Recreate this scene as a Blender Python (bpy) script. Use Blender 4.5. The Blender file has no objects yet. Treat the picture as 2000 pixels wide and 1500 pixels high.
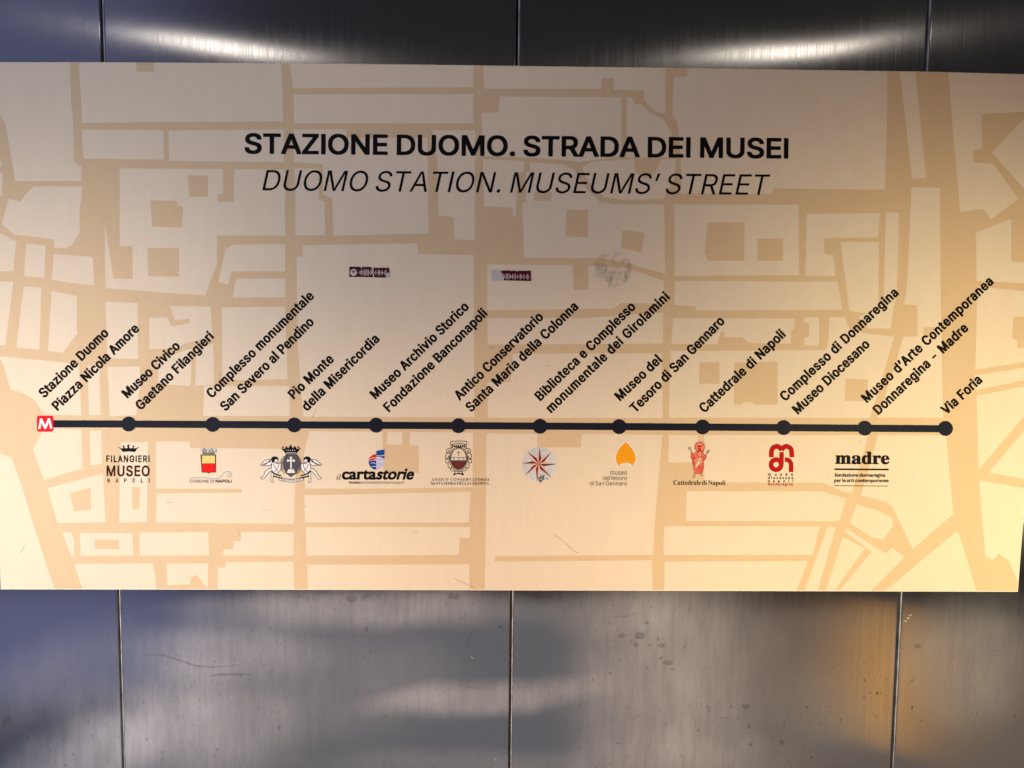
import bpy, bmesh, math, random
from mathutils import Vector, Matrix, noise
from mathutils.geometry import tessellate_polygon

random.seed(7)
sc = bpy.context.scene
COL = sc.collection
D = math.radians

# ------------------------------------------------------------------ camera
# metres: the face of the sign is the plane y = 0, the camera stands 1.5 m in front of it
F = 1500.0                       # focal length in pixels of the 2000 x 1500 picture
CAM = Vector((0.0, -1.5, 1.60))
down = Vector((-208.0, 20065.0, F)).normalized()          # plumb line, in camera axes (x right, y down, z ahead)
xr = Vector((1.0, 0.00966, 0.0095)).normalized()
xr = (xr - down * xr.dot(down)).normalized()
zu = -down
yf = zu.cross(xr)
# rows = world axes in camera axes; columns turn camera axes into world axes
RW = Matrix((xr, yf, zu))
cam_d = bpy.data.cameras.new('camera')
cam_d.sensor_width = 36.0
cam_d.lens = 36.0 * F / 2000.0
cam_d.clip_start = 0.02
cam_d.clip_end = 100.0
cam = bpy.data.objects.new('camera', cam_d)
COL.objects.link(cam)
M3 = Matrix((RW @ Vector((1, 0, 0)), RW @ Vector((0, -1, 0)), RW @ Vector((0, 0, -1)))).transposed()
cam.matrix_world = Matrix.Translation(CAM) @ M3.to_4x4()
sc.camera = cam

def at(px, py, y=0.0):
    """the point of the plane at depth y seen at a pixel of the 2000 x 1500 photograph"""
    d = RW @ Vector((px - 1000.0, py - 750.0, F))
    t = (y - CAM.y) / d.y
    return CAM + d * t

# ------------------------------------------------------------------ light
world = bpy.data.worlds.new('World')
sc.world = world
world.use_nodes = True
wb = world.node_tree.nodes['Background']
wb.inputs[0].default_value = (0.030, 0.027, 0.027, 1)
wb.inputs[1].default_value = 1.0

def area(name, loc, target, sx, sy, power, color, shape='RECTANGLE', spread=180):
    l = bpy.data.lights.new(name, 'AREA')
    l.shape = shape
    l.size = sx
    if shape in ('RECTANGLE', 'ELLIPSE'):
        l.size_y = sy
    l.energy = power
    l.color = color
    l.spread = D(spread)
    o = bpy.data.objects.new(name, l)
    COL.objects.link(o)
    o.location = loc
    o.rotation_euler = (Vector(target) - Vector(loc)).to_track_quat('-Z', 'Y').to_euler()
    return o

LIGHTS = [
    ('ceiling_lamp_left', (-1.08, -1.5, 2.655), (-0.55, 0.0, 1.9), 0.40, 0.04, 0.31, (1.0, 0.90, 0.76), 'ELLIPSE'),
    ('ceiling_lamp_right', (1.08, -1.5, 2.675), (0.55, 0.0, 1.9), 0.40, 0.04, 0.33, (1.0, 0.88, 0.72), 'ELLIPSE'),
    ('daylight_opening', (-2.65, -1.55, 1.70), (-2.5, 0, 1.70), 2.7, 3.36, 9.0, (0.41, 0.46, 0.92), 'RECTANGLE'),
    ('cool_fill_far_left', (-4.2, -0.95, 1.5), (-0.5, 0, 1.5), 0.7, 2.8, 26.0, (0.70, 0.80, 1.0), 'RECTANGLE'),  # added cool fill, brightens the panel edges from the side
    ('floor_fill_far_left', (-2.3, -1.4, 0.03), (-2.3, -1.3, 2.0), 1.7, 2.4, 2.2, (0.54, 0.60, 1.0), 'RECTANGLE'),  # this and the next two: added fills for light off the unseen floor
    ('floor_fill_left', (-0.50, -1.4, 0.03), (-0.50, -1.3, 2.0), 1.9, 2.4, 3.8, (0.92, 0.93, 1.0), 'RECTANGLE'),
    ('floor_fill_right', (1.6, -1.4, 0.03), (1.6, -1.3, 2.0), 2.3, 2.4, 4.3, (1.0, 0.80, 0.64), 'RECTANGLE'),
    ('amber_lamp', (1.31, -1.0, 0.43), (0.9, 0, 0.9), 0.17, 0.50, 0.32, (1.0, 0.42, 0.0), 'ELLIPSE'),
]
for a in LIGHTS:
    area(*a)

def spot(name, loc, target, angle, power, color, radius=0.08, blend=1.0):
    l = bpy.data.lights.new(name, 'SPOT')
    l.energy = power; l.color = color
    l.spot_size = D(angle); l.spot_blend = blend
    l.shadow_soft_size = radius
    o = bpy.data.objects.new(name, l)
    COL.objects.link(o)
    o.location = loc
    o.rotation_euler = (Vector(target) - Vector(loc)).to_track_quat('-Z', 'Y').to_euler()
    return o

SPOTS = [  # added spots that shape the sign's light pools, mirrored only behind the sign
    ('fill_spot_low_left', (-1.15, -1.6, 1.0), (-1.0, 0.0, 1.13), 59, 86, (1.0, 0.84, 0.68)),
    ('fill_spot_low_right', (1.25, -1.6, 1.0), (0.98, 0.0, 1.18), 60, 106, (1.0, 0.82, 0.50)),
    ('fill_spot_low_middle', (0.0, -1.6, 0.8), (0.0, 0.0, 0.90), 58, 88, (1.0, 0.73, 0.48)),
    ('fill_spot_upper_left', (-0.95, -1.8, 1.75), (-0.65, 0.0, 2.03), 94, 41, (0.90, 0.89, 0.97)),  # upper pair: added fill for the top of the sign
    ('fill_spot_upper_right', (0.95, -1.8, 1.75), (0.50, 0.0, 2.0), 88, 15, (1.0, 0.56, 0.36)),
    ('fill_spot_side_left', (-1.30, -0.8, 1.12), (-0.95, 0.0, 1.31), 78, 11.5, (1.0, 0.84, 0.66)),  # side pair: added fill for the left and right ends
    ('fill_spot_side_right', (1.30, -0.8, 1.12), (1.00, 0.0, 1.32), 80, 13.0, (1.0, 0.79, 0.44)),
]
for a in SPOTS:
    spot(*a)

sc.view_settings.view_transform = 'Standard'
sc.view_settings.look = 'None'
sc.view_settings.gamma = 1.0
sc.view_settings.exposure = 0.0
sc.cycles.max_bounces = 8
sc.cycles.sample_clamp_indirect = 6.0

# ------------------------------------------------------------------ materials
def nodes(name):
    m = bpy.data.materials.new(name)
    m.use_nodes = True
    nt = m.node_tree
    return m, nt, nt.nodes, nt.links, nt.nodes['Principled BSDF']

def ink(name, rgb, rough=0.55, var=0.03, spec=0.10):
    """flat printed ink: colour with a faint mottling and vertical banding of the print"""
    m, nt, N, L, p = nodes(name)
    tc = N.new('ShaderNodeTexCoord')
    mp = N.new('ShaderNodeMapping'); mp.inputs['Scale'].default_value = (9, 1, 1.6)
    L.new(tc.outputs['Object'], mp.inputs[0])
    n1 = N.new('ShaderNodeTexNoise'); n1.inputs['Scale'].default_value = 6; n1.inputs['Detail'].default_value = 5
    L.new(mp.outputs[0], n1.inputs['Vector'])
    n2 = N.new('ShaderNodeTexNoise'); n2.inputs['Scale'].default_value = 260; n2.inputs['Detail'].default_value = 3
    L.new(tc.outputs['Object'], n2.inputs['Vector'])
    ad = N.new('ShaderNodeMath'); ad.operation = 'ADD'
    L.new(n1.outputs['Fac'], ad.inputs[0]); L.new(n2.outputs['Fac'], ad.inputs[1])
    mr = N.new('ShaderNodeMapRange')
    mr.inputs['From Min'].default_value = 0.7; mr.inputs['From Max'].default_value = 1.3
    mr.inputs['To Min'].default_value = 1 - var; mr.inputs['To Max'].default_value = 1 + var
    L.new(ad.outputs[0], mr.inputs['Value'])
    mx = N.new('ShaderNodeVectorMath'); mx.operation = 'SCALE'
    mx.inputs[0].default_value = rgb
    L.new(mr.outputs[0], mx.inputs['Scale'])
    L.new(mx.outputs[0], p.inputs['Base Color'])
    p.inputs['Roughness'].default_value = rough
    p.inputs['Specular IOR Level'].default_value = spec
    bp = N.new('ShaderNodeBump'); bp.inputs['Strength'].default_value = 0.05; bp.inputs['Distance'].default_value = 0.0005
    L.new(n2.outputs['Fac'], bp.inputs['Height'])
    L.new(bp.outputs[0], p.inputs['Normal'])
    return m

MAT = {
    'block': ink('map_cream', (0.80, 0.70, 0.56)),
    'street': ink('map_tan', (0.70, 0.54, 0.35)),
    'edge': ink('panel_edge_cream', (0.86, 0.80, 0.68), 0.5, 0.02),
    'black': ink('black_ink', (0.006, 0.006, 0.007), 0.5, 0.0, 0.04),
    'navy': ink('navy_ink', (0.008, 0.011, 0.024), 0.45, 0.0, 0.05),
    'red': ink('signal_red_ink', (0.72, 0.012, 0.025), 0.5, 0.0, 0.05),
    'white': ink('white_ink', (0.82, 0.82, 0.84), 0.45, 0.01),
    'maroon': ink('maroon_ink', (0.055, 0.008, 0.010), 0.5, 0.0, 0.05),
    'greytext': ink('grey_brown_ink', (0.045, 0.034, 0.025), 0.55, 0.0, 0.06),
    'yellow': ink('pale_yellow_ink', (0.86, 0.66, 0.22), 0.5, 0.0, 0.05),
    'shieldred': ink('shield_red_ink', (0.80, 0.010, 0.008), 0.5, 0.0, 0.05),
    'grey': ink('mid_grey_ink', (0.22, 0.23, 0.23), 0.55, 0.0, 0.06),
    'lightgrey': ink('light_grey_ink', (0.60, 0.62, 0.64), 0.55, 0.0, 0.06),
    'slate': ink('slate_ink', (0.075, 0.075, 0.095), 0.5, 0.1),
    'paleblue': ink('pale_blue_ink', (0.25, 0.36, 0.48), 0.55, 0.0, 0.06),
    'blue': ink('royal_blue_ink', (0.010, 0.065, 0.34), 0.5, 0.0, 0.05),
    'lilac': ink('lilac_ink', (0.50, 0.52, 0.80), 0.45, 0.03),
    'brickred': ink('brick_red_ink', (0.55, 0.03, 0.03), 0.5, 0.0, 0.05),
    'darkred': ink('dark_red_ink', (0.13, 0.012, 0.016), 0.45, 0.05),
    'pink': ink('salmon_pink_ink', (0.78, 0.45, 0.39), 0.45, 0.05),
    'disc': ink('silvery_disc_ink', (0.60, 0.65, 0.70), 0.5, 0.18),
    'amber': ink('amber_ink', (0.86, 0.36, 0.006), 0.45, 0.01),
    'monored': ink('monogram_red_ink', (0.44, 0.003, 0.004), 0.5, 0.0, 0.05),
    'salmon': ink('red_wash_ink', (0.80, 0.20, 0.14), 0.45, 0.1),
    'sticker': ink('dark_maroon_sticker', (0.080, 0.006, 0.013), 0.45, 0.05, 0.06),
    'paper': ink('torn_white_paper', (0.55, 0.54, 0.56), 0.7, 0.12),
    'barwhite': ink('sticker_white', (0.70, 0.64, 0.68), 0.5, 0.1),
}

WALL_Y = 0.016
# clouds of dirt film and hand grease, shaped to paint in bright reflections too
PATCHES = [(350, 1430, 230, 150, 0, 0.55), (150, 1500, 210, 90, -24, 0.50), (420, 1270, 200, 70, 0, 0.28), (700, 1188, 380, 46, 0, 0.36),
           (940, 1362, 260, 42, -6, 0.45), (1310, 1340, 220, 230, 15, 0.40), (1330, 1510, 260, 100, 0, 0.28), (1190, 1200, 150, 60, 0, 0.18), (1900, 1290, 150, 160, 0, 0.22),
           (1600, 1400, 160, 120, 0, 0.10), (620, 1340, 330, 150, 0, 0.15), (100, 1330, 220, 90, -30, 0.12), (900, 1500, 400, 40, 0, 0.14), (480, 82, 320, 34, 6, 0.03), (1560, 92, 320, 34, -6, 0.03)]  # last two: painted haze around the upper highlights

def steel_material():
    m, nt, N, L, p = nodes('brushed_steel')
    tc = N.new('ShaderNodeTexCoord')
    geo = N.new('ShaderNodeNewGeometry')
    def noise_(scale, detail, sxyz, rough=0.6, dist=0.0, out='Fac'):
        mp = N.new('ShaderNodeMapping'); mp.inputs['Scale'].default_value = sxyz
        L.new(geo.outputs['Position'], mp.inputs[0])
        n = N.new('ShaderNodeTexNoise'); n.inputs['Scale'].default_value = scale
        n.inputs['Detail'].default_value = detail; n.inputs['Roughness'].default_value = rough
        n.inputs['Distortion'].default_value = dist
        L.new(mp.outputs[0], n.inputs['Vector'])
        return n.outputs[out]
    def rng(src, a, b, c, d, smooth=True):
        r = N.new('ShaderNodeMapRange')
        if smooth: r.interpolation_type = 'SMOOTHSTEP'
        r.inputs['From Min'].default_value = a; r.inputs['From Max'].default_value = b
        r.inputs['To Min'].default_value = c; r.inputs['To Max'].default_value = d
        L.new(src, r.inputs['Value'])
        return r.outputs[0]
    def mth(op, a, b):
        n = N.new('ShaderNodeMath'); n.operation = op
        for i, v in enumerate((a, b)):
            if isinstance(v, (int, float)): n.inputs[i].default_value = v
            else: L.new(v, n.inputs[i])
        return n.outputs[0]
    # film of dirt and hand grease with painted reflections, in clouds; streaks where it ran down
    sep = N.new('ShaderNodeSeparateXYZ'); L.new(geo.outputs['Position'], sep.inputs[0])
    def patch(px, py, rx, ry, deg, strength):
        """one soft-edged cloud of film: centre and half sizes in photograph pixels (about a millimetre each)"""
        c = at(px, py, WALL_Y)
        mp = N.new('ShaderNodeMapping'); mp.vector_type = 'TEXTURE'
        mp.inputs['Location'].default_value = c
        mp.inputs['Rotation'].default_value = (0, D(deg), 0)
        mp.inputs['Scale'].default_value = (rx * 0.001, 1.0, ry * 0.001)
        L.new(warp, mp.inputs[0])
        ln = N.new('ShaderNodeVectorMath'); ln.operation = 'LENGTH'
        L.new(mp.outputs[0], ln.inputs[0])
        return mth('MULTIPLY', rng(ln.outputs['Value'], 1.25, 0.25, 0.0, 1.0), strength)
    wn = noise_(3.0, 4, (1, 1, 1), 0.6, 0.0, 'Color')
    wv = N.new('ShaderNodeVectorMath'); wv.operation = 'MULTIPLY_ADD'
    L.new(wn, wv.inputs[0]); wv.inputs[1].default_value = (0.16, 0.0, 0.07); 
    so = N.new('ShaderNodeVectorMath'); so.operation = 'SUBTRACT'
    L.new(geo.outputs['Position'], so.inputs[0]); so.inputs[1].default_value = (0.08, 0.0, 0.035)
    L.new(so.outputs[0], wv.inputs[2])
    warp = wv.outputs[0]
    tot = None
    for q in PATCHES:
        v = patch(*q)
        tot = v if tot is None else mth('ADD', tot, v)
    cloud = rng(noise_(7, 4, (1.0, 1, 0.7), 0.5, 0.2), 0.36, 0.62, 0.72, 1.0)
    fine = rng(noise_(80, 8, (1, 1, 0.16), 0.70, 0.2), 0.38, 0.58, 0.84, 1.0)
    streak = rng(noise_(60, 5, (1, 1, 0.05), 0.7, 0.1), 0.40, 0.62, 0.91, 1.0)
    film = mth('MULTIPLY', tot, mth('MULTIPLY', cloud, mth('MULTIPLY', fine, streak)))
    # dark blots and specks
    blot = rng(noise_(30, 4, (1, 1, 0.75), 0.55, 0.9), 0.685, 0.72, 0.0, 1.0)
    speck = rng(noise_(115, 2, (1, 1, 0.55), 0.5, 0.3), 0.70, 0.74, 0.0, 1.0)
    region = rng(noise_(3.3, 3, (1, 1, 1), 0.5, 0.0), 0.46, 0.62, 0.0, 1.0)
    spots = mth('MULTIPLY', mth('MAXIMUM', mth('MULTIPLY', blot, 0.7), speck), region)
    spots = mth('MULTIPLY', spots, rng(sep.outputs['Z'], 2.3, 1.3, 0.55, 1.0))
    grit = rng(noise_(150, 3, (1, 1, 0.5), 0.6, 0.5), 0.64, 0.70, 0.0, 1.0)
    spots = mth('MAXIMUM', spots, mth('MULTIPLY', grit, mth('MULTIPLY', film, 0.8)))
    film = mth('MULTIPLY', film, rng(grit, 0.0, 1.0, 1.0, 0.55, False))
    # brushing, grain upright
    grain = noise_(420, 3, (1, 1, 0.012), 0.6)
    pf = N.new('ShaderNodeMix'); pf.data_type = 'RGBA'
    pf.inputs['A'].default_value = (0.40, 0.40, 0.42, 1); pf.inputs['B'].default_value = (0.17, 0.165, 0.16, 1)
    L.new(spots, pf.inputs['Factor'])
    L.new(pf.outputs['Result'], p.inputs['Base Color'])
    p.inputs['Metallic'].default_value = 1.0
    ro = mth('ADD', rng(grain, 0.3, 0.7, -0.03, 0.03, False), 0.155)
    ro = mth('ADD', ro, mth('MULTIPLY', film, 0.16))
    ro = mth('ADD', ro, mth('MULTIPLY', spots, 0.15))
    L.new(ro, p.inputs['Roughness'])
    an = mth('SUBTRACT', 0.995, mth('MULTIPLY', film, 0.35))
    L.new(an, p.inputs['Anisotropic'])
    tv = N.new('ShaderNodeCombineXYZ'); tv.inputs[2].default_value = 1.0
    L.new(tv.outputs[0], p.inputs['Tangent'])
    bp = N.new('ShaderNodeBump'); bp.inputs['Strength'].default_value = 0.03; bp.inputs['Distance'].default_value = 0.0003
    L.new(grain, bp.inputs['Height'])
    L.new(bp.outputs[0], p.inputs['Normal'])
    p.inputs['Anisotropic Rotation'].default_value = 0.25
    # the film itself scatters light
    df = N.new('ShaderNodeBsdfDiffuse'); df.inputs['Color'].default_value = (0.56, 0.57, 0.65, 1)
    mix = N.new('ShaderNodeMixShader')
    ff = mth('ADD', mth('MULTIPLY', film, 1.15), 0.012)
    L.new(ff, mix.inputs[0])
    L.new(p.outputs[0], mix.inputs[1]); L.new(df.outputs[0], mix.inputs[2])
    L.new(mix.outputs[0], N['Material Output'].inputs['Surface'])
    return m

MAT['steel'] = steel_material()
m, nt, N, L, p = nodes('painted_edge_glint')  # pale bluish tone stands in for light caught by the panel edge
p.inputs['Base Color'].default_value = (0.66, 0.68, 0.74, 1); p.inputs['Roughness'].default_value = 0.6; p.inputs['Metallic'].default_value = 0.25
tc = N.new('ShaderNodeTexCoord'); n_ = N.new('ShaderNodeTexNoise'); n_.inputs['Scale'].default_value = 25; n_.inputs['Detail'].default_value = 6
L.new(tc.outputs['Object'], n_.inputs['Vector'])
rp = N.new('ShaderNodeMapRange'); rp.inputs['From Min'].default_value = 0.35; rp.inputs['From Max'].default_value = 0.65
rp.inputs['To Min'].default_value = 0.32; rp.inputs['To Max'].default_value = 0.66
L.new(n_.outputs['Fac'], rp.inputs['Value'])
sc_ = N.new('ShaderNodeVectorMath'); sc_.operation = 'SCALE'; sc_.inputs[0].default_value = (0.86, 0.88, 0.98)
L.new(rp.outputs[0], sc_.inputs['Scale']); L.new(sc_.outputs[0], p.inputs['Base Color'])
MAT['edgeglint'] = m
m, nt, N, L, p = nodes('dark_backing')
p.inputs['Base Color'].default_value = (0.01, 0.01, 0.012, 1); p.inputs['Roughness'].default_value = 0.8
MAT['backing'] = m

def mark_material(name, rgb, amount, scale):
    """worn or dirty mark: broken film of dirt, clear between its specks"""
    m, nt, N, L, p = nodes(name)
    p.inputs['Base Color'].default_value = (*rgb, 1); p.inputs['Roughness'].default_value = 0.7
    tc = N.new('ShaderNodeTexCoord')
    n = N.new('ShaderNodeTexNoise'); n.inputs['Scale'].default_value = scale; n.inputs['Detail'].default_value = 8
    n.inputs['Roughness'].default_value = 0.72; n.inputs['Distortion'].default_value = 1.2
    L.new(tc.outputs['Object'], n.inputs['Vector'])
    r = N.new('ShaderNodeMapRange'); r.interpolation_type = 'SMOOTHSTEP'
    r.inputs['From Min'].default_value = 0.46; r.inputs['From Max'].default_value = 0.68
    r.inputs['To Min'].default_value = 0.0; r.inputs['To Max'].default_value = amount
    L.new(n.outputs['Fac'], r.inputs['Value'])
    return m, nt, N, L, p, tc, r

def smudge():
    m, nt, N, L, p, tc, r = mark_material('smudge', (0.06, 0.045, 0.035), 0.34, 48)
    r.inputs['From Min'].default_value = 0.40; r.inputs['From Max'].default_value = 0.70
    # round patch 38 mm in radius, ring darker than the middle band
    ln = N.new('ShaderNodeVectorMath'); ln.operation = 'LENGTH'
    L.new(tc.outputs['Object'], ln.inputs[0])
    fo = N.new('ShaderNodeMapRange'); fo.interpolation_type = 'SMOOTHSTEP'
    fo.inputs['From Min'].default_value = 0.040; fo.inputs['From Max'].default_value = 0.031
    L.new(ln.outputs['Value'], fo.inputs['Value'])
    mu = N.new('ShaderNodeMath'); mu.operation = 'MULTIPLY'
    L.new(fo.outputs[0], mu.inputs[0]); L.new(r.outputs[0], mu.inputs[1])
    tr = N.new('ShaderNodeBsdfTransparent'); mx = N.new('ShaderNodeMixShader')
    L.new(mu.outputs[0], mx.inputs[0]); L.new(tr.outputs[0], mx.inputs[1]); L.new(p.outputs[0], mx.inputs[2])
    L.new(mx.outputs[0], N['Material Output'].inputs['Surface'])
    return m
MAT['smudge'] = smudge()

def faint(name, rgb, a):
    m, nt, N, L, p, tc, r = mark_material(name, rgb, a, 90)
    r.inputs['From Min'].default_value = 0.30; r.inputs['From Max'].default_value = 0.55
    tr = N.new('ShaderNodeBsdfTransparent'); mx = N.new('ShaderNodeMixShader')
    L.new(r.outputs[0], mx.inputs[0]); L.new(tr.outputs[0], mx.inputs[1]); L.new(p.outputs[0], mx.inputs[2])
    L.new(mx.outputs[0], N['Material Output'].inputs['Surface'])
    return m
MAT['scratch'] = faint('scratch', (0.10, 0.07, 0.05), 0.55)
MAT['steelmark'] = faint('steel_scrape', (0.09, 0.09, 0.10), 0.30)
MAT['paintmark'] = faint('pale_paint_fleck', (0.55, 0.55, 0.48), 0.6)

# ------------------------------------------------------------------ helpers
def link(name, me, mat=None, parent=None, loc=None, **props):
    o = bpy.data.objects.new(name, me)
    COL.objects.link(o)
    if mat is not None: me.materials.append(MAT[mat])
    if parent is not None: o.parent = parent
    if loc is not None: o.location = loc
    for k, v in props.items(): o[k] = v
    return o

def empty(name, loc=(0, 0, 0), **props):
    o = bpy.data.objects.new(name, None)
    COL.objects.link(o); o.location = loc
    o.empty_display_size = 0.1
    for k, v in props.items(): o[k] = v
    return o

def frame(ox, oy, s):
    """coordinates read in an enlarged crop of the photograph -> pixels of the photograph"""
    def f(pts):
        return [(ox + x * s, oy + y * s) for x, y in pts]
    return f

def smooth(pts, n=6, closed=False):
    """Catmull-Rom through the points"""
    P = [Vector((a[0], a[1])) for a in pts]
    k = len(P); out = []
    rngi = range(k if closed else k - 1)
    for i in rngi:
        if closed: a, b, c, d = P[i - 1], P[i], P[(i + 1) % k], P[(i + 2) % k]
        else: a, b, c, d = P[max(i - 1, 0)], P[i], P[i + 1], P[min(i + 2, k - 1)]
        for j in range(n):
            t = j / n
            q = 0.5 * ((2 * b) + (c - a) * t + (2 * a - 5 * b + 4 * c - d) * t * t + (3 * b - 3 * c + d - a) * t ** 3)
            out.append((q.x, q.y))
    if not closed: out.append((P[-1].x, P[-1].y))
    return out

def ribbon(pts, w, closed=False):
    """a line of width w as one polygon (or a ring: outer with a hole)"""
    P = [Vector(p) for p in pts]; k = len(P); Lf = []; Rt = []
    for i in range(k):
        a = P[i - 1] if (i or closed) else P[i]
        b = P[(i + 1) % k] if (i < k - 1 or closed) else P[i]
        t1 = (P[i] - a); t2 = (b - P[i])
        if t1.length < 1e-9: t1 = t2
        if t2.length < 1e-9: t2 = t1
        t1 = t1.normalized(); t2 = t2.normalized()
        t = (t1 + t2)
        t = t.normalized() if t.length > 1e-6 else t1
        n = Vector((-t.y, t.x))
        c = max(0.45, n.dot(Vector((-t1.y, t1.x))))
        ww = w[i] if isinstance(w, (list, tuple)) else w
        h = ww / 2 / c
        Lf.append(tuple(P[i] + n * h)); Rt.append(tuple(P[i] - n * h))
    if closed: return ('strip', Lf + Lf[:1], Rt + Rt[:1])
    return ('strip', Lf, Rt)

def circle(cx, cy, r, n=28, ry=None):
    ry = r if ry is None else ry
    return [(cx + r * math.cos(2 * math.pi * i / n), cy + ry * math.sin(2 * math.pi * i / n)) for i in range(n)]

LAYER = 0.00006
def flat(name, shapes, mat, parent, layer, base=0.0, **props):
    """print lying on the plane: shapes in photograph pixels; a shape is a polygon, [outer, holes...] or a strip"""
    vs, fs = [], []
    for i, s in enumerate(shapes):
        y = base - layer * LAYER - (i % 12) * 0.000004
        if s[0] == 'strip':
            o = len(vs); n = len(s[1])
            for a, b in zip(s[1], s[2]):
                vs.append(at(a[0], a[1], y)); vs.append(at(b[0], b[1], y))
            for j in range(n - 1):
                fs.append((o + 2 * j, o + 2 * j + 1, o + 2 * j + 3, o + 2 * j + 2))
        else:
            loops = s if isinstance(s[0][0], (tuple, list)) else [s]
            o = len(vs)
            flatp = [Vector((x, yy, 0)) for lp in loops for x, yy in lp]
            for v in flatp: vs.append(at(v.x, v.y, y))
            for t in tessellate_polygon([[Vector((x, yy, 0)) for x, yy in lp] for lp in loops]):
                fs.append(tuple(o + q for q in t))
    me = bpy.data.meshes.new(name)
    c = sum(vs, Vector()) / len(vs)
    me.from_pydata([v - c for v in vs], [], fs)
    bm = bmesh.new(); bm.from_mesh(me)
    for f in bm.faces:
        if f.normal.y > 0: f.normal_flip()
    bm.to_mesh(me); bm.free()
    o = link(name, me, mat, None, None, **props)
    if parent is not None:
        o.parent = parent
        pl = Vector(parent.get('_loc', (0, 0, 0)))
        o.location = c - pl
    else:
        o.location = c
    o['_loc'] = tuple(c)
    return o

def inside(p, poly):
    x, y = p; r = False; j = len(poly) - 1
    for i in range(len(poly)):
        a, b = poly[i], poly[j]
        if (a[1] > y) != (b[1] > y) and x < (b[0] - a[0]) * (y - a[1]) / (b[1] - a[1]) + a[0]: r = not r
        j = i
    return r

_cache = {}
def glyph(style, ch):
    if (style, ch) not in _cache:
        d = GLYPHS[style][ch].split('|')
        cs = [[tuple(int(v) for v in q.split(',')) for q in c.split()] for c in d[1:]]
        outs = []; holes = []
        for i, c in enumerate(cs):
            depth = sum(inside(c[0], k) for j, k in enumerate(cs) if j != i)
            (holes if depth % 2 else outs).append(c)
        g = [[o] + [h for h in holes if inside(h[0], o)] for o in outs]
        _cache[style, ch] = (int(d[0]), g)
    return _cache[style, ch]

def text(s, style, A, B, cap, shear=0.0, track=None, space=300, xs=None):
    """lettering from baseline point A to B (photograph pixels), cap height in pixels; returns shapes.
    With track=None the letters are widened or narrowed to fit; with track='fit' the gaps between them are."""
    k = cap / 1000.0
    adv = [(space if c == ' ' else glyph(style, c)[0]) for c in s]
    # ink extents of first and last letters
    g0 = min(x for lp in glyph(style, s[0])[1] for x, y in lp[0])
    gl = max(x for lp in glyph(style, s[-1])[1] for x, y in lp[0])
    nat = sum(adv[:-1]) + gl - g0
    Lp = math.hypot(B[0] - A[0], B[1] - A[1])
    ux, uy = (B[0] - A[0]) / Lp, (B[1] - A[1]) / Lp
    nx, ny = uy, -ux
    if track is None:
        sx = Lp / (nat * k); gap = 0
    else:
        sx = xs if xs else 1.0
        gap = (Lp / k - nat * sx) / max(1, len(s) - 1)
    out = []; x = -g0 * sx
    for c, a in zip(s, adv):
        if c != ' ':
            for loops in glyph(style, c)[1]:
                sh = []
                for lp in loops:
                    q = []
                    for gx, gy in lp:
                        u = (x + gx * sx + gy * shear) * k; v = gy * k
                        q.append((A[0] + ux * u + nx * v, A[1] + uy * u + ny * v))
                    sh.append(q)
                out.append(sh)
        x += a * sx + gap
    return out

def interp(tab, x):
    for (a, b), (c, d) in zip(tab, tab[1:]):
        if x <= c or (c, d) == tab[-1]:
            return b + (d - b) * (x - a) / (c - a)

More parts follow.
